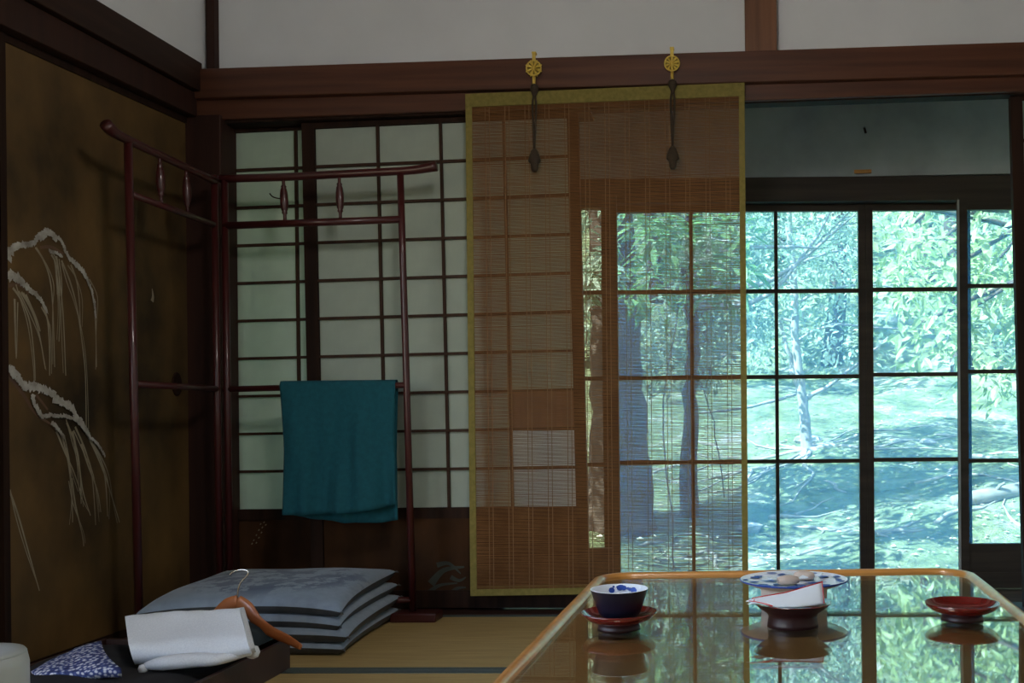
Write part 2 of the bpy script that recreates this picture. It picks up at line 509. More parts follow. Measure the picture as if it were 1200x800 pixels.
# ceiling, right and rear walls
ce = struct(MB().span((XL - 0.1, YB - 0.1, CZ), (XR + 0.1, 3.8, CZ + 0.04)).build('ceiling', 'ceiling'))
for i in range(9):
    MB().span((XL, YB + 0.3 + i * 0.58, CZ - 0.03), (XR, YB + 0.33 + i * 0.58, CZ)).build('ceiling_batten', 'beam', ce)
struct(MB().span((XR, YB - 0.1, -0.05), (XR + 0.1, 3.8, CZ)).build('wall_right', 'plaster'))
struct(MB().span((XL - 0.1, YB - 0.1, -0.05), (XR + 0.1, YB, CZ)).build('wall_rear', 'plaster'))

# left wall: white plaster above the rail
zt_l, zt_r = onX(114, 0, XL + 0.02).z, onX(242, 77, XL + 0.02).z
wl = MB().span((XL - 0.10, YB, 1.80), (XL - 0.005, 3.654, 1.925))
wl.span((XL - 0.10, YB, 1.925), (onY(241.5, 40, 3.64).x, 3.654, CZ))
struct(wl.build('wall_left', 'plaster'))
# front wall: white plaster above the long beam
wb = struct(MB().span((XL - 0.1, 3.655, 1.925), (XR, 3.72, CZ)).build('wall_back', 'plaster'))

def beam_on_Y(name, a, b, c, d, yf, th, mat, bevel=0.004):
    """a, b = top left/right, c, d = bottom right/left, in measured points on plane yf"""
    q = [onY(*p, yf) for p in (a, b, c, d)]
    return MB().hexa(q + [p + V((0, th, 0)) for p in q]).build(name, mat, None, bevel=bevel)
struct(beam_on_Y('trim_2', (226, 80.5), (1640, 34.5), (1640, 74), (226, 115), 3.585, 0.08, 'beam'))
struct(beam_on_Y('trim_3', (226, 116), (1640, 75), (1640, 91), (226, 141), 3.615, 0.07, 'beam'))
struct(beam_on_Y('trim_4', (226, 141), (690, 124.5), (690, 127.8), (226, 146), 3.63, 0.15, 'frame'))
struct(beam_on_Y('trim_14', (691, 124.5), (1640, 91), (1640, 94), (691, 127.8), 3.63, 0.06, 'frame'))
# left rail (upper and lower board) along the left wall
def rail_on_X(name, zs0, zs1, x0, x1, y0, y1, mat):
    q = [V((x1, y0, zs0[0])), V((x1, y1, zs1[0])), V((x1, y1, zs1[1])), V((x1, y0, zs0[1]))]
    return MB().hexa(q + [V((x0, p.y, p.z)) for p in q]).build(name, mat, None, bevel=0.003)
za, zb = onX(114, 0, XL + 0.07), onX(240, 76, XL + 0.07)
sl = (zb.z - za.z) / (zb.y - za.y)
zl = lambda y: za.z + sl * (y - za.y)
ya_, yb_ = 1.0, 3.60
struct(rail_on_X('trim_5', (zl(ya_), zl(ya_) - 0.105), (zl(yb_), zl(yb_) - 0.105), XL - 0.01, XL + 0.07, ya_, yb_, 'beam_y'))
zc, zd = onX(4, 34, XL + 0.02), onX(222, 136, XL + 0.02)
sm = (zd.z - zc.z) / (zd.y - zc.y)
zm = lambda y: zc.z + sm * (y - zc.y)
struct(rail_on_X('trim_6', (zl(ya_) - 0.108, zm(ya_) - 0.004), (zl(yb_) - 0.108, zm(yb_) - 0.004), XL - 0.01, XL + 0.05, ya_, yb_, 'dark_post'))
struct(MB().span((XL - 0.01, 0.5, -0.05), (XL + 0.03, 3.62, 0.006)).build('trim_7', 'dark_post'))
# corner post and upper posts
pa = onY(229, 600, 3.615); pb = onY(262, 600, 3.615)
struct(MB().span((pa.x - 0.02, 3.60, 0.0), (pb.x + 0.01, 3.75, 1.79)).build('trim_8', 'dark_post', bevel=0.004))
pa = onY(243, 40, 3.63); pb = onY(252.5, 40, 3.63)
struct(MB().span((pa.x, 3.62, 1.90), (pb.x, 3.70, CZ)).build('trim_9', 'dark_post', bevel=0.002))
pa = onY(873, 40, 3.61); pb = onY(910.5, 40, 3.61)
struct(MB().span((pa.x, 3.61, 1.94), (pb.x, 3.70, CZ)).build('trim_10', 'post', bevel=0.004))

# ------------------------------------------------------------------ sliding screens
class Quad:
    """a slightly out-of-square door leaf: corners tl, tr, br, bl in one plane, w goes back along +Y"""
    def __init__(self, tl, tr, br, bl):
        self.c = [V(q) for q in (tl, tr, br, bl)]
    def p(self, u, v, w=0):
        tl, tr, br, bl = self.c
        return lerp(lerp(tl, tr, u), lerp(bl, br, u), v) + V((0, w, 0))
    def bar(self, mb, u0, u1, v0, v1, w0, w1):
        q = [self.p(u0, v0, w0), self.p(u1, v0, w0), self.p(u1, v1, w0), self.p(u0, v1, w0)]
        r = [self.p(u0, v0, w1), self.p(u1, v0, w1), self.p(u1, v1, w1), self.p(u0, v1, w1)]
        return mb.hexa(q + r)
    def part(self, name, mat, parent, u0, u1, v0, v1, w0, w1):
        return self.bar(MB(), u0, u1, v0, v1, w0, w1).build(name, mat, parent)

def shoji(name, q, sl=0.045, sr=0.040, rows=10, cols=4, vt=0.017, vb=0.797, board_pane=None, daylit=()):
    root = struct(empty(name, q.p(0.5, 1, 0.015)))
    q.part('stile', 'frame', root, 0, sl, 0, 1, 0, 0.03)
    q.part('stile', 'frame', root, 1 - sr, 1, 0, 1, 0, 0.03)
    q.part('top_rail', 'frame', root, sl, 1 - sr, 0, vt, 0.002, 0.028)
    q.part('middle_rail', 'frame', root, sl, 1 - sr, vb, vb + 0.022, 0.002, 0.028)
    q.part('bottom_rail', 'frame', root, sl, 1 - sr, 0.965, 1, 0.002, 0.028)
    bd = q.part('lower_board', 'koshi', root, sl, 1 - sr, vb + 0.022, 0.965, 0.010, 0.020)
    hu, hv = 0.0048, 0.0028
    us = [sl + (1 - sl - sr) * i / cols for i in range(cols + 1)]
    vs = [vt + (vb - vt) * j / rows for j in range(rows + 1)]
    for i in range(1, cols):
        q.part('lattice_bar', 'lattice', root, us[i] - hu, us[i] + hu, vt, vb, 0.004, 0.016)
    for j in range(1, rows):
        q.part('lattice_bar', 'lattice', root, sl, 1 - sr, vs[j] - hv, vs[j] + hv, 0.0055, 0.016)
    for i in range(cols):
        for j in range(rows):
            if board_pane == (i, j):
                q.part('wooden_pane', 'post', root, us[i], us[i + 1], vs[j], vs[j + 1], 0.0165, 0.024)
            else:
                q.part('paper_pane', 'daylit_paper' if (i, j) in daylit else 'paper', root, us[i], us[i + 1], vs[j], vs[j + 1], 0.0165, 0.0172)
    return root, bd
q2 = Quad(onY(353, 141, YW), onY(677, 126, YW), onY(691, 712, YW), onY(365.5, 712, YW))
door2, board2 = shoji('door_2', q2, board_pane=(3, 7), daylit=((3, 8), (3, 9)))
wd = q2.p(1, .5).x - q2.p(0, .5).x
y1 = YW + 0.04
tl1, bl1 = onY(257, 146, y1), onY(264, 712, y1)
q1 = Quad(tl1, onY(581, 131, y1), onY(590, 712, y1), bl1)
door1, board1 = shoji('door_1', q1)
tl3, bl3 = onY(1184, 107, YW), onY(1201, 712, YW)
q3 = Quad(tl3, tl3 + V((0.98, 0, 0.03)), bl3 + V((0.98, 0, 0)), bl3)
shoji('door_3', q3, sl=0.042)
# little painted flowers on the lower boards (flat paint on the boards)
def paint(name, mat, parent, strokes, plane, nrm, off):
    mb = MB()
    for k_, (pts, w0, w1) in enumerate(strokes):
        P = smooth_path([plane(*p) + off + V(nrm) * (1.2e-5 * k_) for p in pts], 5)
        n = len(P)
        mb.ribbon(P, [w0 + (w1 - w0) * i / (n - 1) for i in range(n)], nrm)
    return mb.build(name, mat, parent, recalc=False)
pl2 = lambda x, y: onY(x, y, YW + 0.0092)
pl1 = lambda x, y: onY(x, y, y1 + 0.0092)
paint('painted_flower', 'strand', board1, [([(x_, y_), (x_ - 1.2, y_ + 1.6)], .004, .003) for x_, y_ in ((310, 611), (306, 613), (308, 617), (304, 620), (307, 623), (301, 626), (304, 629), (298, 632), (301, 635), (296, 636), (312, 614))], pl1, (0, 1, 0), V())
paint('painted_grass', 'smudge', board2, [([(498, 698), (514, 686), (536, 683)], .02, .004), ([(505, 684), (520, 668), (544, 664)], .03, .006), ([(522, 702), (534, 690), (546, 688)], .02, .005), ([(512, 662), (526, 660), (540, 672)], .02, .004), ([(528, 676), (538, 680), (546, 676)], .018, .004)], pl2, (0, 1, 0), V())

# ------------------------------------------------------------------ painted sliding doors on the left wall
def fusuma(name, y0, y1, pull_y, back=0.0):
    root = struct(empty(name, (XL, (y0 + y1) / 2, 0)))
    x0, x1 = XL - 0.012 - back, XL + 0.014 - back
    b = 0.024
    zt = lambda y: zm(y) - 0.003
    def piece(nm, ya, yb, za0, za1, zb0, zb1, xa, xb, mat):
        p = [V((xb, ya, za0)), V((xb, yb, zb0)), V((xb, yb, zb1)), V((xb, ya, za1))]
        return MB().hexa(p + [V((xa, k.y, k.z)) for k in p]).build(nm, mat, root)
    piece('stile', y0, y0 + b, 0.006, zt(y0), 0.006, zt(y0 + b), x0, x1, 'frame')
    piece('stile', y1 - b, y1, 0.006, zt(y1 - b), 0.006, zt(y1), x0, x1, 'frame')
    piece('top_rail', y0 + b, y1 - b, zt(y0 + b) - b, zt(y0 + b), zt(y1 - b) - b, zt(y1 - b), x0, x1 - 0.002, 'frame')
    piece('bottom_rail', y0 + b, y1 - b, 0.006, 0.006 + b, 0.006, 0.006 + b, x0, x1 - 0.002, 'frame')
    pn = piece('painted_panel', y0 + b, y1 - b, 0.006 + b, zt(y0 + b) - b, 0.006 + b, zt(y1 - b) - b, x0 + 0.002, XL + 0.006 - back, 'fusuma')
    pz = onX(207, 450, XL + 0.006).z
    mb = MB().lathe([(0.001, 0.0015), (0.022, 0.0015), (0.026, 0.004), (0.030, 0.004), (0.032, 0.0)], n=28)
    mb.v = [V((v.z, v.x * 1.0, v.y * 1.35)) + V((XL + 0.0055 - back, pull_y, pz)) for v in mb.v]
    mb.build('door_pull', 'frame', root, smooth=True)
    return root, pn
ya4 = onX(2.5, 400, XL + 0.014).y
yb4 = 3.63
door4, panel4 = fusuma('door_4', ya4, yb4, onX(207, 450, XL + 0.006).y)
door5, panel5 = fusuma('door_5', ya4 - 0.90, ya4 + 0.05, ya4 - 0.76, 0.027)
plx = lambda x, y: onX(x, y, XL + 0.0066)
MMp = 3.6 / 1200                    # metres per pixel on the panel, roughly
def S(pts, w0, w1):
    return (pts, w0 * MMp, w1 * MMp)
snow_strokes = [
    S([(9, 303), (12, 293), (22, 287), (33, 286), (41, 283)], 9, 5), S([(40, 284), (47, 274), (55, 269), (63, 275), (71, 281), (76, 293), (82, 305)], 5, 3),
    S([(46, 278), (56, 272), (66, 282)], 7, 4),
    S([(82, 304), (87, 308), (95, 316), (103, 330), (109, 350), (111, 372)], 6, 2),
    S([(9, 321), (16, 324), (25, 331), (33, 338)], 10, 6), S([(32, 337), (42, 346), (50, 357), (54, 366)], 6, 2),
    S([(56, 293), (64, 296), (71, 300)], 4, 3),
    S([(9, 430), (20, 443), (27, 451)], 9, 8), S([(27, 452), (38, 453), (52, 457), (63, 464)], 9, 8), S([(63, 466), (72, 470), (82, 477), (89, 489)], 11, 4),
    S([(36, 462), (40, 476), (47, 487), (58, 486), (72, 487), (84, 490), (95, 500), (104, 512)], 5, 3),
    S([(58, 494), (66, 503), (73, 513)], 5, 2), S([(84, 488), (92, 492), (98, 502), (103, 512)], 6, 3), S([(103, 512), (112, 520), (120, 534)], 4, 2),
]
# broken brushwork: every stroke is laid down as overlapping short dabs of uneven width
rb = random.Random(15)
dabs = []
for pts, w0, w1 in snow_strokes:
    P = smooth_path([V((x, y, 0)) for x, y in pts], 7)
    for i in range(len(P) - 2):
        for _ in range(2):
            f = i / max(1, len(P) - 1)
            wd_ = lerp(w0, w1, f) * 1.3
            j = wd_ / MMp * 0.28
            a = P[i] + V((rb.uniform(-j, j), rb.uniform(-j, j), 0)); b = P[i + 2] + V((rb.uniform(-j, j), rb.uniform(-j, j) + 1.2, 0))
            dabs.append(([(a.x, a.y), ((a.x + b.x) / 2, (a.y + b.y) / 2 - rb.uniform(0, .6)), (b.x, b.y)], wd_ * rb.uniform(.35, .8), wd_ * rb.uniform(.15, .5)))
paint('painted_snow', 'snow', panel4, dabs, plx, (1, 0, 0), V((0.0004, 0, 0)))
paint('painted_branch', 'umber', panel4, [
    S([(10, 335), (20, 333), (28, 337), (34, 344)], 3, 3), S([(47, 290), (58, 289), (66, 292), (74, 298)], 3, 3),
    S([(9, 437), (20, 452), (30, 466), (37, 478), (46, 489)], 5, 3), S([(46, 489), (58, 496), (68, 506)], 3, 2),
    S([(42, 462), (50, 472), (56, 480)], 3, 2)], plx, (1, 0, 0), V())
strands = [
    [(42, 290), (52, 307), (59, 330), (62, 365), (64, 430)], [(66, 300), (70, 330), (74, 370), (77, 440)],
    [(72, 305), (82, 330), (90, 360), (96, 400), (100, 440), (101, 500)], [(83, 310), (90, 330), (93, 355), (94, 384)],
    [(103, 330), (110, 352), (112, 382), (113, 430)], [(15, 337), (25, 352), (35, 378), (40, 420), (41, 446)],
    [(25, 342), (38, 366), (46, 392), (53, 432)], [(50, 357), (56, 377), (58, 410), (58, 440)], [(17, 350), (18, 395), (19, 420)],
    [(64, 305), (68, 335), (70, 365), (69, 400)], [(30, 345), (42, 372), (47, 388)], [(60, 298), (66, 312), (67, 345)],
    [(73, 512), (80, 542), (84, 580), (85, 612)], [(85, 505), (92, 540), (97, 575), (106, 604)], [(88, 500), (100, 528), (108, 560), (112, 615)],
    [(100, 505), (112, 530), (124, 560), (134, 592), (140, 612)], [(66, 505), (76, 530), (86, 552), (94, 575)], [(78, 495), (88, 520), (93, 545), (95, 590)],
    [(110, 520), (120, 545), (124, 570), (126, 605)], [(95, 520), (103, 545), (114, 575), (118, 600)],
    [(9, 570), (20, 600), (32, 642), (46, 692)], [(84, 560), (88, 590), (96, 625), (98, 640)]]
paint('painted_twig', 'strand', panel4, [S(s, 2.6, 1.2) for s in strands] + [S([(x + (i + k) % 3 - 1 + 3 * math.sin(k * 1.7 + i), y + 4 * math.sin(k + i)) for i, (x, y) in enumerate(s)], 1.6, 0.7) for k, s in enumerate(strands)] + [S([(178, 338), (179, 347), (178, 353)], 1.5, 6)], plx, (1, 0, 0), V((0.0002, 0, 0)))
paint('painted_rock', 'snow', panel5, [S([(-30, 420), (-10, 470), (2, 560)], 20, 10), S([(-20, 600), (-4, 690), (3, 730)], 16, 10)], lambda x, y: onX(x, y, XL - 0.0204), (1, 0, 0), V())

# ------------------------------------------------------------------ veranda (engawa) behind the screens
YG = 4.50
ef = struct(MB().span((-2.9, 3.78, -0.14), (3.6, 4.64, -0.085)).build('veranda_base', 'engawa_wood'))
for k in range(6):
    a = 3.785 + k * 0.142
    MB().span((-2.9, a, -0.085), (3.6, a + 0.139, -0.06)).build('plank', 'plank', ef)
struct(MB().span((-2.9, 3.72, 2.18), (3.6, 4.7, 2.22)).build('veranda_ceiling', 'ceiling'))
kz0 = onY(1000, 206, 4.46).z
zk1 = onY(1000, 233, 4.46).z
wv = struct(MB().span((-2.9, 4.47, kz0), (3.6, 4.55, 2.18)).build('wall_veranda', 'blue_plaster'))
a = onY(1013, 153, 4.468)
MB().tube([a + V((0, .004, .012)), a + V((0, -.01, .004)), a + V((0.004, -.012, -.014))], 0.005, 6).build('iron_nail', 'frame', wv, smooth=True)
a = onY(1011, 201, 4.464)
MB().box(a, (0.075, 0.012, 0.016)).build('wooden_wedge', 'rim', wv, bevel=0.002)
struct(beam_on_Y('trim_11', (380, 212), (1500, 202), (1500, 232), (380, 240), 4.44, 0.16, 'engawa_wood'))
struct(MB().span((-2.9, 4.40, -0.09), (3.6, 4.60, -0.058)).build('trim_12', 'engawa_wood'))
struct(MB().span((-3.0, 3.72, -0.1), (-2.9, 4.7, 2.2)).build('wall_veranda_left', 'plaster'))
struct(MB().span((3.6, 3.72, -0.1), (3.7, 4.7, 2.2)).build('wall_veranda_right', 'plaster'))
ev = struct(MB().hexa([(-4, 3.3, 2.75), (5, 3.3, 2.75), (5, 5.35, 2.18), (-4, 5.35, 2.18), (-4, 3.3, 2.83), (5, 3.3, 2.83), (5, 5.35, 2.25), (-4, 5.35, 2.25)]).build('roof_eave', 'engawa_wood'))
struct(MB().span((-4, -2.5, 2.60), (5, 3.6, 2.85)).build('roof', 'engawa_wood'))

def glass_door(name, q, glass, cols, rows, us, vs, vkoshi=None, th=0.035, mu=0.0065, mv=0.005):
    """us / vs = inner edges of the panes (first and last are the frame's inner edges)"""
    root = struct(empty(name, q.p(0.5, 1, th / 2)))
    q.part('stile', 'engawa_wood', root, 0, us[0], 0, 1, 0, th)
    q.part('stile', 'engawa_wood', root, us[-1], 1, 0, 1, 0, th)
    q.part('top_rail', 'engawa_wood', root, us[0], us[-1], 0, vs[0], 0.002, th - 0.002)
    if vkoshi:
        q.part('middle_rail', 'engawa_wood', root, us[0], us[-1], vs[-1], vkoshi, 0.002, th - 0.002)
        q.part('lower_board', 'engawa_wood', root, us[0], us[-1], vkoshi, 0.96, 0.012, th - 0.010)
        q.part('bottom_rail', 'engawa_wood', root, us[0], us[-1], 0.96, 1, 0.002, th - 0.002)
    else:
        q.part('bottom_rail', 'engawa_wood', root, us[0], us[-1], vs[-1], 1, 0.002, th - 0.002)
    for u in us[1:-1]:
        q.part('glazing_bar', 'engawa_wood', root, u - mu, u + mu, vs[0], vs[-1], 0.006, th - 0.006)
    for v in vs[1:-1]:
        q.part('glazing_bar', 'engawa_wood', root, us[0], us[-1], v - mv, v + mv, 0.0065, th - 0.0065)
    for i in range(len(us) - 1):
        for j in range(len(vs) - 1):
            q.part('pane', glass, root, us[i], us[i + 1], vs[j], vs[j + 1], th / 2 - 0.0015, th / 2 + 0.0015)
    return root
def vfrac(y, yt, yb):
    return (y - yt) / (yb - yt)
# rear-track doors A and B (meet at x=1014)
YA = 4.50
qa = Quad(onY(704, 231.5, YA), onY(1014.3, 229.5, YA), onY(1017, 688, YA), onY(709, 691, YA))
W = 311.0
ua = [(713 - 704) / W, (810 - 704) / W, (910 - 704) / W, (1006.5 - 704) / W]
va = [vfrac(y, 230.5, 689.5) for y in (247.5, 341, 441.7, 541, 676)]
glass_door('window_1', qa, 'hazy_glass', 3, 4, ua, va)
qb = Quad(onY(1014.5, 229.5, YA), onY(1137, 228.5, YA), onY(1140, 687, YA), onY(1017.2, 688, YA))
ub = [8 / 122.5, 112.5 / 122.5]
vb_ = [vfrac(y, 229, 688) for y in (246, 338.6, 438.6, 538.6, 674)]
glass_door('window_2', qb, 'hazy_glass', 3, 4, ub, vb_)
YD = 4.43
qd = Quad(onY(1122.5, 232, YD), onY(1440, 229.5, YD), onY(1443, 687, YD), onY(1125.5, 689.5, YD))
ud = [11 / 318, 110 / 318, 209 / 318, 307 / 318]
vd = [vfrac(y, 232, 689) for y in (245.5, 334.5, 435, 539.5, 637)]
glass_door('window_3', qd, 'hazy_glass', 3, 4, ud, vd, vkoshi=vfrac(645, 232, 689))
qc = Quad(onY(404, 231, YD), onY(722, 229, YD), onY(727, 691, YD), onY(409, 694, YD))
uc = [11 / 318, 109 / 318, 207 / 318, 307.5 / 318]
uc = [11 / 318, 150 / 318, 271 / 318, 309 / 318]
vc = [vfrac(y, 229, 691) for y in (243, 342, 443, 544, 642)]
glass_door('window_4', qc, 'shade_glass', 3, 4, uc, vc, vkoshi=vfrac(652, 229, 691))
tle, ble = onY(100, 236, YA), onY(104, 694, YA)
qe = Quad(tle, onY(413, 232, YA), onY(417, 692, YA), ble)
glass_door('window_5', qe, 'clear_glass', 3, 4, ua, va)  # unseen door added so daylight reaches the left-hand screens from behind
# pale strip painting the highlight along the right-hand door's edge
pa, pb = onY(1123, 234, 4.424), onY(1125.6, 690, 4.424)
MB().tube([pa, pb], 0.0045, 6).build('edge_highlight', 'pale_bark'); struct(bpy.data.objects['edge_highlight'])

# ================================================================== BAMBOO BLIND
YBL = 3.590
qs = Quad(onY(545.5, 110.5, YBL), onY(872.5, 97, YBL), onY(877, 693, YBL), onY(551.5, 698, YBL))
bl = tag(empty('bamboo_blind', qs.p(0.5, 1, 0)), 'brown bamboo slat blind with olive cloth edging hanging in front of the screens', 'blind')
NS = 440
mb = MB()
v0, v1 = 0.026, 0.988
for i in range(NS):
    vc0 = v0 + (v1 - v0) * (i + 0.5) / NS + R.uniform(-0.0002, 0.0002)
    h = (v1 - v0) / NS * R.choice((0.275, 0.28, 0.285, 0.29, 0.30)) 
    tilt = R.uniform(-0.0003, 0.0003)
    n = len(mb.v)
    q = [qs.p(0.012, vc0 - h - tilt, 0), qs.p(0.988, vc0 - h + tilt, 0), qs.p(0.988, vc0 + h + tilt, 0), qs.p(0.012, vc0 + h - tilt, 0)]
    mb.hexa(q + [p + V((0, 0.0012, 0)) for p in q])
stuff(mb.build('slats', 'bamboo', bl))
mb = MB()
for k in range(14):
    for d in (0, 4.8):
        u = (571 - 547 + 23.4 * k + d - 1.2) / 326.0
        if u < 0.985:
            qs.bar(mb, u - 0.0010, u + 0.0010, v0, v1, -0.0010, 0.0020)
stuff(mb.build('threads', 'thread', bl))
qs.part('cloth_edge', 'blind_border', bl, 0, 1, 0, v0, -0.004, 0.006)
qs.part('cloth_edge', 'blind_border', bl, 0, 0.023, v0, 1, -0.003, 0.004)
qs.part('cloth_edge', 'blind_border', bl, 0.979, 1, v0, 1, -0.003, 0.004)
qs.part('cloth_edge', 'blind_border', bl, 0.023, 0.979, 0.987, 1, -0.003, 0.004)
qs.part('bottom_rod', 'blind_border', bl, 0.0, 1.0, 0.982, 0.986, 0.0045, 0.012)

def blind_hook(cx, cy, tip_y, tassel_y, r, petals, label):
    yf = 3.572
    c = onY(cx, cy, yf)
    px = yf / 1200.0
    root = tag(empty('blind_hook', c), label, 'hook', 'gilt hooks on the beam')
    # hanger strap over the beam
    MB().box(c + V((0, 0.004, (r + 4.5) * px)), (4.2 * px, 0.005, 10 * px)).build('strap', 'gold', root, bevel=0.001)
    MB().box(c + V((0, 0.013, (r + 9.5) * px)), (5 * px, 0.022, 2.2 * px)).build('strap', 'gold', root, bevel=0.001)
    # medallion: disc with raised rim and petals
    def disc(prof, n=32, sq=1):
        m_ = MB().lathe(prof, n=n)
        m_.v = [V((v.x, -v.z, v.y)) + c for v in m_.v]
        return m_
    R_ = r * px
    d = disc([(R_ * 0.98, -0.002), (R_ * 0.98, 0.002), (R_ * 0.8, 0.002), (R_ * 0.78, 0.001), (0.0005, 0.001)]).build('medallion', 'gold_dark', root, smooth=False)
    disc([(R_ * 0.80, 0.001), (R_ * 0.82, 0.005), (R_ * 0.98, 0.005), (R_, 0.001)]).build('medallion_rim', 'gold', d, smooth=True)
    for k in range(petals):
        th = 2 * PI * (k + 0.5) / petals
        dr = V((math.cos(th), 0, math.sin(th)))
        MB().tube([c + dr * R_ * f + V((0, -0.0025, 0)) for f in (0.12, 0.35, 0.62, 0.80)], [R_ * k_ * 8.0 / petals for k_ in ((0.10, 0.13, 0.18, 0.20) if petals > 8 else (0.06, 0.12, 0.2, 0.22))], 6).build('petal', 'gold', d, smooth=True)
        if petals < 9:
            MB().lathe([(0.0005, -R_ * .1), (R_ * .1, 0), (0.0005, R_ * .1)], c + dr * R_ * 1.02, n=8, cap_ends=False).build('knob', 'gold', d, smooth=True)
    MB().lathe([(0.0005, -R_ * .2), (R_ * .2, 0), (0.0005, R_ * .2)], c + V((0, -0.003, 0)), n=12, cap_ends=False).build('boss', 'gold', d, smooth=True)
    # tail, knot, cord and tassel
    MB().tube([c + V((0, 0.001, -R_)), c + V((0, 0.0, -(r + 9) * px))], 2.0 * px, 6).build('tail', 'gold', root, smooth=True)
    a = onY(cx + 0.6, cy + r + 9, yf - 0.002)
    b = onY(cx + 0.8, tassel_y, yf - 0.002)
    MB().lathe([(1.5 * px, 4 * px), (4.5 * px, 2 * px), (5 * px, -3 * px), (2.5 * px, -9 * px), (1.5 * px, -12 * px)], a + V((0, 0, -4 * px)), n=10).build('knot', 'cord', root, smooth=True)
    for s in (-1, 1):
        MB().tube(smooth_path([a + V((0, 0, -10 * px)), lerp(a, b, 0.3) + V((s * 2.2 * px, 0, 0)), lerp(a, b, 0.6) + V((s * 1.3 * px, 0, 0)), b]), 1.25 * px, 6).build('cord', 'cord', root, smooth=True)
    MB().lathe([(1.5 * px, 4 * px), (4 * px, 1 * px), (7 * px, -7 * px), (7.5 * px, -11 * px), (4.5 * px, -14 * px), (4.0 * px, -20 * px), (2.6 * px, -23 * px)], b, n=12).build('tassel', 'cord', root, smooth=True)
blind_hook(625.5, 80, 66, 178, 9.5, 8, 'knobbed round gilt hook with dark tassel at the left of the blind')
blind_hook(787.5, 74.5, 58, 175, 9.5, 10, 'smooth wheel-shaped gilt hook with dark tassel at the right of the blind')

# ================================================================== CLOTHES RACK
YK = 3.49
rack = tag(empty('clothes_rack', onY(262, 728, YK)), 'folding dark red lacquered kimono rack standing in the corner', 'clothes rack')
def K(px, py):
    return onY(px, py, YK)
hx = K(255, 300).x
XKL = hx
def KL(px, py):
    return onX(px, py, XKL)
def part_tube(name, pts, rad, n=12, mat='lacquer', **k):
    return MB().tube(pts, rad, n, **k).build(name, mat, rack, smooth=True)
rp = 0.0118
post_r = [K(469, 199), K(472, 300), K(476.5, 450), K(484, 727)]
part_tube('post', post_r, rp)
h_top, h_bot = K(263, 203), K(270, 724)
h_top.z = K(263, 206).z
h_bot.z = 0.02
part_tube('post', [h_top, h_bot], rp)
g_top, g_bot = h_top + V((-0.030, -0.012, 0)), h_bot + V((-0.030, -0.012, 0))
part_tube('post', [g_top, g_bot], rp)
lt = KL(150, 164)
lb = KL(161, 640); lb = lt + (lb - lt) * ((lt.z - 0.02) / (lt.z - lb.z))
part_tube('post', [lt, lb], rp)
part_tube('foot', [lb + V((0, 0.1, 0)), lb + V((0, -0.1, 0))], 0.02, 8, flat=1.2)
# right panel rails
part_tube('top_rail', smooth_path([K(258, 209.5), K(330, 207.5), K(400, 204), K(468, 200.5), K(490, 198.5), K(511.5, 194.5)], 3),
          spine([0.0140, 0.0140, 0.0140, 0.0140, 0.0155, 0.0185], 16), 10)
part_tube('rail', [K(262, 264.5), K(470, 257)], 0.0130, 10)
part_tube('rail', [K(262, 456), K(478, 451)], 0.0105, 10)
part_tube('rail', [V((h_bot.x, YK, 0.07)), V((post_r[-1].x, YK, 0.07))], 0.011, 10)
# left panel rails
part_tube('top_rail', smooth_path([KL(124, 145.5), KL(130, 152), KL(142, 160), KL(190, 183), KL(252, 212)], 3), spine([0.018, 0.0175, 0.014, 0.0125, 0.0125], 13), 10)
part_tube('rail', [KL(152, 227), KL(250, 263)], 0.0105, 10)
part_tube('rail', [KL(155, 449.5), KL(255, 455.5)], 0.0105, 10)
part_tube('rail', [V((lb.x, lb.y, 0.07)), V((g_bot.x, g_bot.y, 0.07))], 0.011, 10)
SP = [(0.62, 0), (0.55, 0.12), (0.60, 0.17), (1.0, 0.20), (0.8, 0.23), (1.1, 0.28), (1.35, 0.40), (1.4, 0.5), (1.35, 0.60), (1.1, 0.72), (0.8, 0.77), (1.0, 0.80), (0.60, 0.83), (0.55, 0.88), (0.62, 1.0)]
def spindle(a, b):
    n = len(SP)
    part_tube('spindle', [lerp(b, a, t) for _, t in SP], [0.0098 * r for r, _ in SP], 12)
spindle(K(332, 208), K(334, 260)); spindle(K(397.5, 205), K(399, 258))
spindle(KL(187, 182), KL(189, 240)); spindle(KL(218, 197), KL(220, 251))
# feet
MB().box(V((post_r[-1].x + 0.012, YK, 0.016)), (0.16, 0.09, 0.032)).build('foot', 'lacquer', rack, bevel=0.006)
MB().box(V((h_bot.x - 0.01, YK, 0.016)), (0.13, 0.09, 0.032)).build('foot', 'lacquer', rack, bevel=0.006)
part_tube('wire_hook', smooth_path([K(333, 233), K(324, 232), K(319, 230), K(316, 226.5)], 4), 0.0022, 6, 'frame')

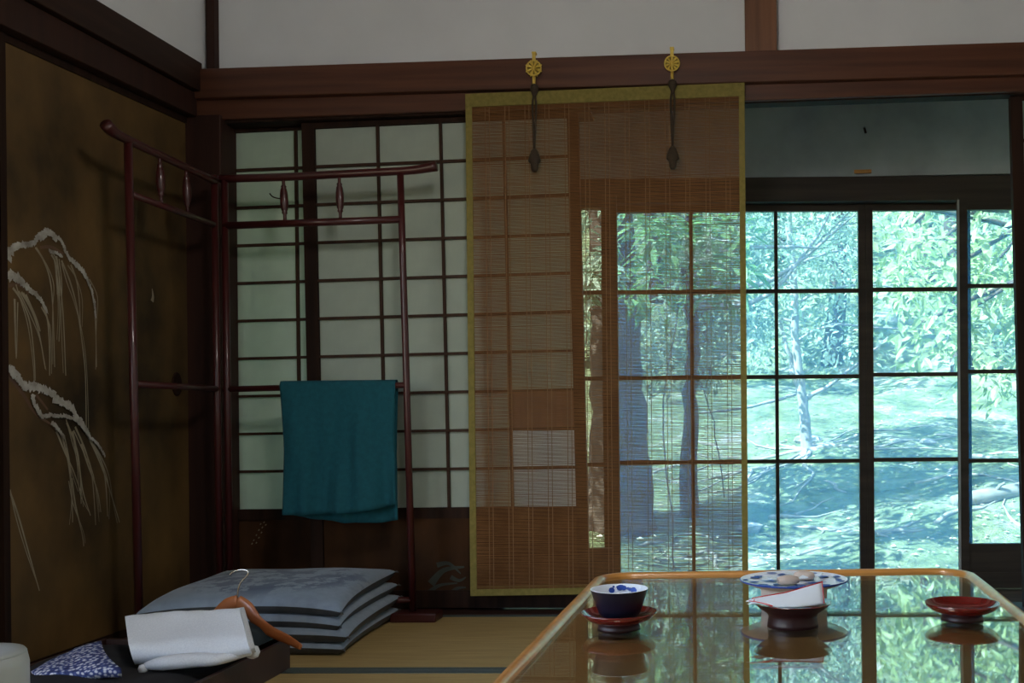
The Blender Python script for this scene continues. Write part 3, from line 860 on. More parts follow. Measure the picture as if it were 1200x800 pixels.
# ------------------------------------------------------------------ teal towel over the middle rail
def towel():
    def prof(t):                       # t 0..1 front bottom -> over rail -> back bottom
        return t
    zt = K(400, 446.5).z
    front, back = 0.445, 0.486
    xl = [K(330, 450).x, K(336, 520).x, K(337, 598).x]
    xr = [K(465, 450).x, K(464.5, 520).x, K(468, 590).x]
    N = 46
    def fn(s, t):
        L = front + back + 0.045
        d = t * L
        if d < front:
            dn = front - d
            yy, zz, f = YK - 0.016, zt - dn - 0.006, dn / front
        elif d < front + 0.045:
            th = (d - front) / 0.045 * PI
            yy, zz, f = YK - 0.014 * math.cos(th), zt - 0.006 + 0.0085 * math.sin(th), 0.0
        else:
            dn = d - front - 0.045
            yy, zz, f = YK + 0.016, zt - dn - 0.006, dn / back
        isfront = d < front + 0.02
        e = f * 2
        k = 0 if e < 1 else 1
        a = lerp(xl[k], xl[k + 1], e - k); b = lerp(xr[k], xr[k + 1], e - k)
        if not isfront:
            a += 0.012 * f; b -= 0.012 * f
        x = lerp(a, b, s)
        amp = 0.024 * min(1, f * 1.8)
        w_ = (1 - 2 * abs(math.sin(s * 5.5 + 0.4 + f * 0.8)) ** 0.7) * 0.7 + math.sin(s * 23 + 2.1 - f * 2) * 0.35 + math.sin(s * 41 + f * 3) * 0.16
        yy += amp * w_ * (1 if isfront else 0.7) - (0.012 * f if isfront else -0.008 * f)
        if isfront:
            zz += 0.030 * f * max(0, (s - 0.55) / 0.45) ** 1.5 - 0.0015 * math.sin(s * 9) * f
            zz += -0.006 * f * (1 - s)
        else:
            zz += 0.030 * f * max(0, (0.5 - s) / 0.5) + 0.012 * f * max(0, (s - 0.85) / 0.15) - 0.002 * math.sin(s * 7) * f
        return (x, yy, zz)
    o = MB().grid(fn, N, 64).build('teal_towel', 'teal', None, smooth=True, recalc=False)
    sm_ = o.modifiers.new('thick', 'SOLIDIFY'); sm_.thickness = 0.003; sm_.offset = 0
    return tag(o, 'plain teal cotton towel draped over the middle rail of the rack', 'towel')
towel()

# ================================================================== FLOOR CUSHIONS
fr = onZ(402, 769, 0.0); br = onZ(474, 721, 0.0)
ydir = (br - fr); ydir.z = 0
LY = 0.56; ydir.normalize(); xdir = V((ydir.y, -ydir.x, 0)); WX = 0.60
def cushion(z_center, tip_front, tip_back, th, off, rot, label, mat):
    cen = fr + off - xdir * (WX / 2) + ydir * (LY / 2)
    rq = Matrix.Rotation(rot, 3, 'Z')
    N = 26
    def surf(sign):
        def fn(s, t):
            u, v = 2 * s - 1, 2 * t - 1
            # dense sampling near the rim
            u = math.copysign(1 - (1 - abs(u)) ** 1.6, u); v = math.copysign(1 - (1 - abs(v)) ** 1.6, v)
            pin = 1 - 0.045 * (1 - v * v) * abs(u) ** 3
            pin2 = 1 - 0.045 * (1 - u * u) * abs(v) ** 3
            e = max(0, (1 - u ** 4)) ** 0.55 * max(0, (1 - v ** 4)) ** 0.55
            tip_z = lerp(tip_front, tip_back, (v + 1) / 2)
            zz = lerp(z_center, tip_z, (abs(u) ** 3 + abs(v) ** 3) / 2)
            edge = 0.034 * (1 - max(abs(u), abs(v)) ** 30)
            zz += sign * (th / 2 * e * 0.75 + edge * (0.30 if sign > 0 else 0.70))
            zz += 0.0025 * math.sin(u * 6 + v * 4 + z_center * 90) * e
            loc = rq @ (xdir * (u * pin * WX / 2) + ydir * (v * pin2 * LY / 2))
            return (cen.x + loc.x, cen.y + loc.y, max(zz, 0.0025))
        return fn
    root = tag(empty('floor_cushion', (cen.x, cen.y, max(z_center - th / 2, 0))), label, 'cushion', 'stacked floor cushions')
    MB().grid(surf(1), N, N).build('cover_top', mat, root, smooth=True, recalc=False)
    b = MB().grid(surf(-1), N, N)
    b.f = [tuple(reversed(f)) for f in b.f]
    b.build('cover_underside', 'zabuton_shaded', root, smooth=True, recalc=False)
    for su in (-1, 1):
        for sv in (-1, 1):
            loc = rq @ (xdir * (su * WX / 2) + ydir * (sv * LY / 2))
            p = V((cen.x + loc.x, cen.y + loc.y, max(lerp(tip_front, tip_back, (sv + 1) / 2), 0.006)))
            d = V((loc.x, loc.y, 0)).normalized()
            MB().tube([p - d * 0.006, p + d * 0.004, p + d * 0.012 + V((0, 0, -0.004))], [0.002, 0.0035, 0.001], 6).build('corner_tuft', 'zabuton_shaded', root, smooth=True)
cushion(0.030, 0.020, 0.034, 0.040, V((0, 0, 0)), 0.0, 'grey-blue floor cushion at the bottom of the stack', 'zabuton')
cushion(0.074, 0.057, 0.079, 0.040, V((0.012, -0.008, 0)), 0.012, 'grey-blue floor cushion second from the bottom of the stack', 'zabuton')
cushion(0.118, 0.088, 0.119, 0.040, V((-0.006, 0.004, 0)), -0.012, 'grey-blue floor cushion directly under the printed top cushion', 'zabuton')
cushion(0.166, 0.128, 0.164, 0.046, V((-0.008, 0.0, 0)), 0.01, 'top cushion of the stack with a dark blue floral print', 'zabuton_print')

# ================================================================== CLOTHES TRAY AND ITS CONTENTS
tz = 0.085
tc = onZ(340, 747, tz)
TX1, TY1 = tc.x, tc.y
TX0, TY0 = TX1 - 0.53, TY1 - 0.80
tray = tag(empty('clothes_tray', ((TX0 + TX1) / 2, (TY0 + TY1) / 2, 0)), 'low dark brown lacquered clothes tray on the tatami beside the cushions', 'tray')
tw = 0.013
MB().span((TX0 + tw, TY0 + tw, 0.008), (TX1 - tw, TY1 - tw, 0.018)).build('base_board', 'black_lacquer', tray)
MB().span((TX1 - tw, TY0, 0.0), (TX1, TY1, tz)).build('side_board', 'black_lacquer', tray, bevel=0.002)
MB().span((TX0, TY0, 0.0), (TX0 + tw, TY1, tz)).build('side_board', 'black_lacquer', tray, bevel=0.002)
MB().span((TX0 + tw, TY1 - tw, 0.0), (TX1 - tw, TY1, tz)).build('end_board', 'black_lacquer', tray, bevel=0.002)
MB().span((TX0 + tw, TY0, 0.0), (TX1 - tw, TY0 + tw, tz)).build('end_board', 'black_lacquer', tray, bevel=0.002)

def mound(name, mat, x0, x1, y0, y1, z0, hfun, n=26, seed=0, parent=None):
    rr = random.Random(seed)
    ph = [rr.uniform(0, 6) for _ in range(6)]
    def fn(s, t):
        e = (1 - (2 * s - 1) ** 6) * (1 - (2 * t - 1) ** 6)
        wob = 0.004 * (math.sin(s * 13 + ph[0] + t * 5) + math.sin(t * 15 + ph[1] - s * 4))
        return (lerp(x0, x1, s), lerp(y0, y1, t), z0 + (hfun(s, t) + wob) * max(e, 0) ** 0.5)
    def under(s, t):
        return (lerp(x0, x1, s), lerp(y0, y1, t), z0 - 0.001)
    mb = MB().grid(fn, n, n)
    b2 = MB().grid(under, n, n)
    k = len(mb.v)
    mb.v += b2.v
    mb.f += [tuple(k + i for i in reversed(f)) for f in b2.f]; mb.mi += b2.mi
    bm_o = mb.build(name, mat, parent, smooth=True)
    return bm_o
g1 = mound('folded_black_garment', 'black_cloth', TX0 + 0.02, TX1 - 0.02, TY0 + 0.02, TY1 - 0.03, 0.019,
           lambda s, t: 0.085 + 0.022 * math.sin(t * 3.1) - 0.045 * s, seed=1)
tag(g1, 'black folded garment filling the lacquered tray under the white towels', 'garment')
# dark jacket hanging on the hanger, right end of tray
g2 = mound('dark_green_jacket', 'navy_cloth', TX1 - 0.24, TX1 - 0.02, TY1 - 0.24, TY1 - 0.02, 0.095,
           lambda s, t: 0.075 - 0.055 * s + 0.015 * math.sin(t * 3), seed=2)
tag(g2, 'dark green folded jacket under the wooden hanger at the tray corner', 'garment')

# floral cotton: a small draped fold at the left of the tray
fp = [onY(46, 794, 2.36), onY(74, 777, 2.42), onY(92, 768, 2.46), onY(119, 761, 2.50)]
fq = [onY(50, 799, 2.30), onY(84, 797, 2.30), onY(112, 795, 2.30), onY(143, 794, 2.30)]
def flor(s, t):
    i = min(int(s * 3), 2); f = s * 3 - i
    a = lerp(fp[i], fp[i + 1], f); b = lerp(fq[i], fq[i + 1], f)
    return lerp(a, b, t) + V((0, -0.02 * math.sin(t * PI), 0.004 * math.sin(t * PI) + 0.002 * math.sin(s * 9)))
o = MB().grid(flor, 18, 12).build('floral_cloth', 'floral', None, smooth=True, recalc=False)
sm_ = o.modifiers.new('thick', 'SOLIDIFY'); sm_.thickness = 0.022; sm_.offset = -1
tag(o, 'blue and white floral cotton cloth lying left of the white towels', 'cloth')

# white folded towels
def slab(name, c4, th, mat, parent=None, puff=0.012, n=16, seed=0):
    """a soft folded slab: front face through four points tl,tr,br,bl, thickness th behind it"""
    tl, tr, br, bl = c4
    nr = (tr - tl).cross(bl - tl).normalized()
    if nr.y < 0: nr = -nr
    rr = random.Random(seed); p1, p2 = rr.uniform(0, 6), rr.uniform(0, 6)
    def ring(s, k):
        # cross-section around the slab: k 0..1
        pass
    def fn(s, k):
        th2 = 2 * PI * k
        cx, cy = math.cos(th2), math.sin(th2)
        ex = math.copysign(abs(cx) ** 0.35, cx); ey = math.copysign(abs(cy) ** 0.5, cy)
        v = 0.5 - 0.5 * ex
        dpt = th / 2 + th / 2 * ey
        p = lerp(lerp(tl, tr, s), lerp(bl, br, s), v)
        wv_ = 0.0022 * math.sin(s * 8 + p1 + v * 7) + 0.0015 * math.sin(s * 17 + p2 - v * 9)
        crease = math.exp(-((v - 0.60) / 0.05) ** 2) * 0.006 - max(0, math.sin((v - 0.6) / 0.4 * PI)) * 0.012 * (v > 0.6)
        return p + nr * (dpt + wv_ + (crease if ey < 0 else 0))
    mb = MB().grid(fn, n, 40)
    # end caps
    for s in (0.0, 1.0):
        base = len(mb.v)
        for j in range(40):
            mb.v.append(V(fn(s, j / 40)))
        mb.f.append(tuple(base + j for j in range(40))); mb.mi.append(0)
    return mb.build(name, mat, parent, smooth=True)
YT0, YT1 = 2.42, 2.58
c4 = [onY(145, 718, YT1), onY(279.5, 709, YT1), onY(292, 758, YT0), onY(154, 769, YT0)]
tr_ = tag(empty('folded_towel', (c4[2] + c4[3]) / 2 + V((0, 0, 0))), 'thick folded white terry towel leaning on the garments in the tray', 'towel')
slab('outer_layer', c4, 0.030, 'white_cloth', tr_, seed=3)
c5 = [p + V((-0.013 + (0.010 if k in (1, 2) else 0), 0.033, -0.007)) for k, p in enumerate(c4)]
slab('inner_layer', c5, 0.022, 'white_cloth', tr_, seed=4)
ra, rb = onY(170, 780, 2.39), onY(258, 772, 2.42)
P = smooth_path([ra, lerp(ra, rb, .33) + V((0, 0, .003)), lerp(ra, rb, .7) + V((0, 0, .003)), rb, onY(292, 763, 2.47)], 5)
rt = tag(empty('rolled_towel', lerp(ra, rb, .5)), 'thin rolled white towel lying in front of the folded towel', 'towel')
MB().tube(P, spine([0.008, 0.0175, 0.018, 0.0165, 0.012, 0.010], len(P)), 14, flat=1.35).build('roll', 'white_cloth', rt, smooth=True)
e_ = onY(296, 764, 2.50)
MB().lathe([(0.004, -0.016), (0.013, -0.012), (0.018, 0.0), (0.013, 0.013), (0.004, 0.017)], e_, n=16).build('rolled_end', 'white_cloth', rt, smooth=True)
MB().lathe([(0.004, -0.010), (0.010, -0.008), (0.012, 0.0), (0.009, 0.008), (0.003, 0.010)], onY(168, 783, 2.385), n=14).build('rolled_end', 'white_cloth', rt, smooth=True)

# wooden hanger
YH = 2.74
hg = tag(empty('clothes_hanger', onY(279, 760, YH)), 'orange brown wooden hanger with a steel hook resting on the tray corner', 'hanger')
arm_r = [onY(279, 704, YH), onY(290, 712, YH - .005), onY(302, 728, YH - .012), onY(318, 740, YH - .02), onY(335, 748, YH - .03), onY(353, 758, YH - .05)]
arm_l = [onY(279, 704, YH), onY(266, 709, YH + .005), onY(250, 724, YH + .012), onY(232, 738, YH + .02), onY(214, 748, YH + .03)]
for nm, arm, rr in (('right_arm', arm_r, [0.017, 0.019, 0.0165, 0.015, 0.0135, 0.008]), ('left_arm', arm_l, [0.017, 0.018, 0.016, 0.015, 0.012])):
    P = smooth_path(arm, 5)
    MB().tube(P, spine(rr, len(P)), 14, flat=0.42, up=(0, 0, 1)).build('hanger_arm', 'hanger', hg, smooth=True)
hk = [onY(278.5, 699, YH), onY(279, 690, YH), onY(283, 681, YH), onY(289, 675, YH), onY(291, 670, YH), onY(287, 667.5, YH), onY(280, 667.5, YH), onY(273, 670, YH), onY(269, 674, YH)]
P = smooth_path(hk, 5)
MB().tube(P, 0.0021, 8).build('hook', 'chrome', hg, smooth=True)

# white plastic thermos pot at the lower left corner
pc = onY(22, 790, 1.92)
pr = 0.10
pcx = pc.x - pr
ptop = onY(8, 763, 1.92).z
pot = tag(empty('thermos_pot', (pcx, 1.92, 0)), 'white plastic thermos pot with a grey spout recess at the lower left edge', 'pot')
MB().lathe([(0.085, 0.0), (0.098, 0.01), (0.1, 0.06), (0.1, ptop - 0.03), (0.096, ptop - 0.010)], (pcx, 1.92, 0), n=40).build('body', 'plastic', pot, smooth=True)
MB().lathe([(0.095, ptop - 0.010), (0.096, ptop - 0.008), (0.092, ptop - 0.003), (0.070, ptop - 0.001), (0.0, ptop)], (pcx, 1.92, 0), n=40, cap_ends=False).build('lid', 'plastic', pot, smooth=True)
lv = onY(8, 777, 1.83)
th_ = math.atan2(lv.y - 1.92, lv.x - pcx)
dr = V((math.cos(th_), math.sin(th_), 0)); tg = V((-dr.y, dr.x, 0))
bz = ptop - 0.012
base_c = V((pcx, 1.92, 0)) + dr * 0.0985
q = [base_c + tg * a + V((0, 0, b)) for a, b in ((-0.011, bz), (0.011, bz), (0.005, bz - 0.035), (-0.005, bz - 0.035))]
MB().hexa(q + [p + dr * 0.005 for p in q]).build('spout_recess', 'grey_plastic', pot, bevel=0.001)

# ================================================================== LOW TABLE
TZ = 0.352                            # top of the rim
cA, cB = onZ(700, 669.5, TZ), onZ(1136, 663.5, TZ)
dA = (onZ(569, 800, TZ) - cA); dA.z = 0; dA /= -dA.y
dB = (onZ(1200, 712, TZ) - cB); dB.z = 0; dB /= -dB.y
YN = 0.95
nA = cA + dA * (cA.y - YN); nB = cB + dB * (cB.y - YN)
def rounded(pts, rad, n=8):
    out = []
    m_ = len(pts)
    for i in range(m_):
        p, a, b = pts[i], pts[i - 1], pts[(i + 1) % m_]
        da, db = (a - p).normalized(), (b - p).normalized()
        ang = da.angle(db)
        t = rad / math.tan(ang / 2)
        s, e = p + da * t, p + db * t
        bis = (da + db).normalized()
        c = p + bis * (rad / math.sin(ang / 2))
        va, vb = s - c, e - c
        tot = va.angle(vb)
        for k in range(n + 1):
            f = k / n
            out.append(c + (va * math.sin((1 - f) * tot) + vb * math.sin(f * tot)) / math.sin(tot))
    return out
tcen = (cA + cB + nA + nB) / 4
table = tag(empty('low_table', (tcen.x, tcen.y, 0)), 'low glass-topped table with a rounded honey-coloured bamboo rim', 'table')
loop = rounded([cA, cB, nB, nA], 0.085, 9)
def inset(lp, d):
    n = len(lp); out = []
    for i in range(n):
        t = (lp[(i + 1) % n] - lp[i - 1]).normalized()
        nrm = V((t.y, -t.x, 0))
        if (tcen - lp[i]).dot(nrm) < 0: nrm = -nrm
        out.append(lp[i] + nrm * d)
    return out
rimr = 0.0125
rl = inset(loop, rimr)
mb = MB()
nseg = 12
nl = len(rl)
for i, p in enumerate(rl):
    t = (rl[(i + 1) % nl] - rl[i - 1]).normalized()
    nrm = V((t.y, -t.x, 0))
    for k in range(nseg):
        a = 2 * PI * k / nseg
        mb.v.append(V((p.x, p.y, TZ - 0.013)) + nrm * math.cos(a) * rimr + V((0, 0, math.sin(a) * 0.013)))
for i in range(nl):
    for k in range(nseg):
        mb.f.append((i * nseg + k, i * nseg + (k + 1) % nseg, ((i + 1) % nl) * nseg + (k + 1) % nseg, ((i + 1) % nl) * nseg + k)); mb.mi.append(0)
mb.build('bamboo_rim', 'rim', table, smooth=True)
GZ = 0.344                            # glass surface
def sheet(name, lp, z0, z1, mat):
    n = len(lp); mb = MB()
    mb.v = [V((p.x, p.y, z0)) for p in lp] + [V((p.x, p.y, z1)) for p in lp]
    mb.f = [tuple(range(n))[::-1], tuple(range(n, 2 * n))] + [(i, (i + 1) % n, n + (i + 1) % n, n + i) for i in range(n)]
    mb.mi = [0] * len(mb.f)
    return mb.build(name, mat, table)
gl_l = inset(loop, 0.016)
sheet('glass_sheet', gl_l, GZ - 0.005, GZ, 'table_glass')
sheet('wooden_top', gl_l, GZ - 0.03, GZ - 0.0056, 'table_wood')
ap = inset(loop, 0.06)
a4 = [inset(rounded([cA, cB, nB, nA], 0.01, 1), 0.07)[k] for k in (0, 2, 4, 6)]
for i in range(4):
    p, q_ = a4[i], a4[(i + 1) % 4]
    d = (q_ - p).normalized(); nn = V((d.y, -d.x, 0)) * 0.011
    pts = [p - nn, q_ - nn, q_ + nn, p + nn]
    MB().hexa([V((k.x, k.y, 0.25)) for k in pts] + [V((k.x, k.y, GZ - 0.0305)) for k in pts]).build('apron', 'table_wood', table)
    MB().tube([V((p.x, p.y, 0.0)), V((p.x, p.y, 0.03)), V((p.x, p.y, 0.25)), V((p.x, p.y, GZ - 0.031))], [0.022, 0.026, 0.03, 0.032], 12).build('leg', 'table_wood', table, smooth=True)

# ------------------------------------------------------------------ things on the table
def red_saucer(c, label, sc=1.0):
    root = tag(empty('lacquer_saucer', c), label, 'saucer', 'red lacquer saucers')
    s = sc
    MB().lathe([(0.030 * s, 0.0), (0.035 * s, 0.0), (0.034 * s, 0.004), (0.0325 * s, 0.0105), (0.0, 0.011)], c, n=48, cap_ends=False).build('foot', 'maroon_lacquer', root, smooth=True)
    MB().lathe([(0.0315 * s, 0.0100), (0.042 * s, 0.0125), (0.054 * s, 0.0185), (0.0603 * s, 0.0255), (0.0612 * s, 0.0285), (0.0600 * s, 0.0280), (0.053 * s, 0.0215), (0.042 * s, 0.0158), (0.030 * s, 0.0142), (0.0, 0.0140)], c, n=48, cap_ends=False).build('dish', 'red_lacquer', root, smooth=True)
    return root
c1 = onZ(725.5, 736.5, GZ + 0.0003)
c3 = onZ(1127.5, 725.5, GZ + 0.0003)
red_saucer(c1, 'round red lacquer saucer under the dark blue tea cup')
red_saucer(c3, 'round red lacquer saucer standing alone near the right table corner')
# tea cup
cu = V((c1.x + 0.001, c1.y, c1.z + 0.0142))
cup = tag(empty('tea_cup', cu), 'dark navy porcelain tea cup with a white and blue inside on a saucer', 'cup')
MB().lathe([(0.0, 0.001), (0.021, 0.001), (0.022, 0.0), (0.024, 0.0), (0.025, 0.004), (0.031, 0.008), (0.0365, 0.020), (0.0415, 0.034), (0.0465, 0.0495), (0.0468, 0.0505)], cu, n=48, cap_ends=False).build('outer_glaze', 'navy_glaze', cup, smooth=True)
MB().lathe([(0.0468, 0.0505), (0.0462, 0.0513), (0.0452, 0.0505), (0.040, 0.034), (0.035, 0.020), (0.028, 0.011), (0.0, 0.0095)], cu, n=48, cap_ends=False).build('inner_glaze', 'white_glaze', cup, smooth=True)
mb = MB()
def dab(mb, c, r, nrm, sx=1.0, n=10):
    nrm = V(nrm).normalized()
    a = nrm.cross(V((0, 0, 1)) if abs(nrm.z) < .9 else V((1, 0, 0))).normalized(); b = nrm.cross(a)
    base = len(mb.v)
    for k in range(n):
        th = 2 * PI * k / n
        mb.v.append(V(c) + a * math.cos(th) * r * sx + b * math.sin(th) * r)
    mb.f.append(tuple(base + k for k in range(n))); mb.mi.append(0)
for k in range(11):                  # blue flowers on the inner far wall
    th = math.radians(58 + (k * 37 % 60))
    z = 0.041 + 0.0065 * ((k * 29 % 11) / 11)
    rad = 0.0425 + (z - 0.043) * 0.35
    p = cu + V((math.cos(th) * rad, math.sin(th) * rad, z))
    dab(mb, p - V((math.cos(th), math.sin(th), -0.3)) * 0.0006, 0.0034 + 0.0016 * math.sin(k * 1.7), (math.cos(th), math.sin(th), -0.35), 1.1)
mb.build('blue_flowers', 'blue_paint', cup, recalc=False)

# blue-white footed plate
cp = onZ(930.5, 709, GZ + 0.0003)
pl = tag(empty('footed_plate', cp), 'blue and white porcelain plate on a broad foot holding wrapped sweets', 'plate')
R2 = 63.3 * cp.y / 1200
MB().lathe([(R2 * 0.60, 0.0), (R2 * 0.62, 0.002), (R2 * 0.60, 0.012), (R2 * 0.61, 0.028), (R2 * 0.63, 0.034), (R2 * 0.8, 0.038), (R2 * 0.97, 0.045)], cp, n=56, cap_ends=False).build('foot', 'sweet', pl, smooth=True)
MB().lathe([(R2 * 0.97, 0.045), (R2, 0.0475), (R2 * 0.985, 0.0485)], cp, n=56, cap_ends=False).build('blue_rim', 'blue_paint', pl, smooth=True)
MB().lathe([(R2 * 0.985, 0.0485), (R2 * 0.85, 0.0445), (R2 * 0.6, 0.041), (0.0, 0.0405)], cp, n=56, cap_ends=False).build('well', 'white_glaze', pl, smooth=True)
mb = MB()
for k in range(18):
    th = 2 * PI * k / 18 + 0.1 * math.sin(k * 3)
    rad = R2 * (0.80 + 0.08 * math.sin(k * 2.3))
    p = cp + V((math.cos(th) * rad, math.sin(th) * rad, 0.0462 + 0.0012 * math.sin(k * 2.3)))
    tdir = V((-math.sin(th), math.cos(th), 0))
    q = MB()
    a_, b_ = p - tdir * R2 * 0.10, p + tdir * R2 * 0.08 + V((math.cos(th), math.sin(th), 0)) * R2 * 0.05
    mb.ribbon([a_, lerp(a_, b_, .5), b_], [0.004, R2 * (0.14 + 0.06 * (k % 3)), 0.004], (0, 0, 1))
for k in range(6):
    th = 2 * PI * k / 6 + 0.4
    p0 = cp + V((0, 0, 0.0422)) + V((math.cos(th), math.sin(th), 0)) * R2 * 0.25
    p1 = cp + V((0, 0, 0.0432)) + V((math.cos(th + .5), math.sin(th + .5), 0)) * R2 * 0.6
    mb.ribbon([p0, lerp(p0, p1, .5), p1], [0.004, R2 * 0.20, 0.003], (0, 0, 1))
mb.build('blue_brushwork', 'blue_paint', pl, recalc=False)
def sweet(dx, dy, rot, sx, label):
    c = cp + V((dx, dy, 0.0415))
    rm = Matrix.Rotation(rot, 3, 'Z')
    root = tag(empty('wrapped_sweet', c), label, 'sweet', 'wrapped sweets on the plate')
    body = MB().lathe([(0.001, -0.5), (0.7, -0.42), (1, -0.2), (1, 0.2), (0.7, 0.42), (0.001, 0.5)], n=14, cap_ends=False)
    body.v = [c + rm @ V((v.z * 0.042 * sx, v.x * 0.015, v.y * 0.0085 + 0.0085)) for v in body.v]
    body.build('wrapper', 'sweet', root, smooth=True)
    for s in (-1, 1):
        a = c + rm @ V((s * 0.020 * sx, 0, 0.009))
        q = [a + rm @ V((0, -0.003, 0.001)), a + rm @ V((s * 0.014, -0.012, 0.004)), a + rm @ V((s * 0.014, 0.012, 0.004)), a + rm @ V((0, 0.003, 0.001))]
        MB().hexa([p - V((0, 0, .001)) for p in q] + [p + V((0, 0, .001)) for p in q]).build('twisted_end', 'white_glaze', root)
sweet(-0.012, -0.030, 0.35, 1.0, 'beige wrapped sweet at the front of the blue and white plate')
sweet(0.020, 0.022, -0.2, 0.95, 'pale wrapped sweet at the back of the blue and white plate')
# maroon bowl-shaped stand with paper
cb = onZ(929, 733, GZ + 0.0003)
bw = tag(empty('lacquer_bowl', cb), 'dark maroon lacquer bowl on a wide foot holding a folded paper', 'bowl')
rb_ = 45.5 * cb.y / 1200
MB().lathe([(0.0, 0.0008), (rb_ * 0.58, 0.0008), (rb_ * 0.62, 0.0), (rb_ * 0.66, 0.0), (rb_ * 0.645, 0.006), (rb_ * 0.62, 0.016), (rb_ * 0.66, 0.022), (rb_ * 0.85, 0.030), (rb_, 0.0385)], cb, n=48, cap_ends=False).build('outside', 'maroon_lacquer', bw, smooth=True)
MB().lathe([(rb_, 0.0385), (rb_ * 0.99, 0.0395), (rb_ * 0.84, 0.0322), (rb_ * 0.62, 0.0262), (0.0, 0.025)], cb, n=48, cap_ends=False).build('inside', 'red_lacquer', bw, smooth=True)
# folded paper napkin with a red printed edge
yp = cb.y
Pq = [onY(874, 704, yp - 0.045), onY(884, 700, yp - 0.03), onY(920, 694, yp - 0.005), onY(964, 681, yp + 0.035)]
Pb = [onY(888, 706, yp - 0.052), onY(910, 711, yp - 0.053), onY(936, 711, yp - 0.045), onY(966, 707, yp - 0.015)]
pn = tag(empty('folded_napkin', (cb.x, cb.y, cb.z + 0.03)), 'folded white paper napkin with red edges standing in the maroon bowl', 'napkin')
def pap(s, t):
    i = min(int(s * 3), 2); f = s * 3 - i
    return lerp(lerp(Pq[i], Pq[i + 1], f), lerp(Pb[i], Pb[i + 1], f), t) + V((0, -0.004 * math.sin(t * PI) * math.sin(s * PI), 0))
o = MB().grid(pap, 18, 8).build('paper_sheet', 'paper_white', pn, smooth=True, recalc=False)
sm_ = o.modifiers.new('thick', 'SOLIDIFY'); sm_.thickness = 0.0008; sm_.offset = 1
def pap2(s, t):
    return pap(s, t) + V((0.002, 0.010 + 0.012 * s * (1 - t), -0.003 - 0.004 * (1 - t)))
o = MB().grid(pap2, 18, 8).build('paper_sheet', 'paper_white', pn, smooth=True, recalc=False)
mb = MB()
off = V((0, -0.0014, 0.0002))
e1 = [pap(s / 14, 0.012) + off for s in range(3, 15)]
mb.ribbon(e1, [0.0022] * len(e1), (0, 1, 0))
e2 = [pap(0.03 + 0.25 * k / 8, 0.15 + 0.8 * k / 8) + off for k in range(9)]
mb.ribbon(e2, [0.0020] * 9, (0, 1, 0))
e3 = [pap(0.995, t / 8) + off for t in range(9)]
mb.ribbon(e3, [0.0012] * 9, (0, 1, 0))
e4 = [pap(0.16 + 0.012 * k, 0.22 - 0.01 * k) + off for k in range(7)]
mb.ribbon(e4, [0.003] * 7, (0, 1, 0))
mb.build('red_edge', 'red_ink', pn, recalc=False)

# ================================================================== ROOM LAMP (hangs above the frame)
LP = V((-0.25, 1.55, 1.93))
nt, b = nodes_of(M['bulb'])
b.inputs['Base Color'].default_value = (0.8, 0.78, 0.7, 1)
b.inputs['Roughness'].default_value = 0.8
b.inputs['Emission Color'].default_value = (1.0, 0.965, 0.91, 1)
LA = 0.24
area_l = 2 * (4 * LA * 0.075) + LA * LA
b.inputs['Emission Strength'].default_value = LAMP_WATTS / (PI * area_l)
lamp = tag(empty('pendant_lamp', LP + V((0, 0, -0.1))), 'square paper pendant lamp hanging from the ceiling above the tatami', 'lamp')
MB().box(LP + V((0, 0, -0.045)), (LA, LA, 0.075)).build('paper_shade', M['bulb'], lamp, bevel=0.006)
MB().box(LP + V((0, 0, 0.045)), (LA, LA, 0.075)).build('paper_shade', M['bulb'], lamp, bevel=0.006)
MB().box(LP, (LA + 0.015, LA + 0.015, 0.014)).build('wooden_band', 'frame', lamp)
MB().box(LP + V((0, 0, 0.09)), (LA + 0.015, LA + 0.015, 0.014)).build('wooden_band', 'frame', lamp)
MB().tube([LP + V((0, 0, 0.095)), V((LP.x, LP.y, CZ))], 0.004, 8).build('flex', 'frame', lamp)

# ================================================================== GARDEN
def gz(x, y):
    if y < 7.5: z = -0.5
    elif y < 20: z = -0.5 + (y - 7.5) * 0.16
    else: z = 1.5 + (y - 20) * 0.46
    z += 0.10 * math.sin(x * 0.9 + y * 0.5) * min(1, max(0, (y - 6) / 4)) + 0.05 * math.sin(x * 2.3 - y * 1.7) + 0.03 * math.sin(x * 5.1 + y * 3.9)
    z += 0.03 * (x - 1) * min(1, max(0, (y - 8) / 6))
    return z
ys = [4.7 + 0.16 * k for k in range(100)] + [20.7 + 1.0 * k for k in range(30)]
xs_n = 130
mb = MB()
for y in ys:
    x0, x1 = -5 - y * 0.75, 6 + y * 0.9
    for i in range(xs_n + 1):
        x = lerp(x0, x1, i / xs_n)
        mb.v.append(V((x, y, gz(x, y))))
for j in range(len(ys) - 1):
    for i in range(xs_n):
        a = j * (xs_n + 1) + i
        mb.f.append((a, a + 1, a + xs_n + 2, a + xs_n + 1)); mb.mi.append(0)
struct(mb.build('garden_ground', 'ground', None, smooth=True, origin=(0, 0, 0), recalc=False))

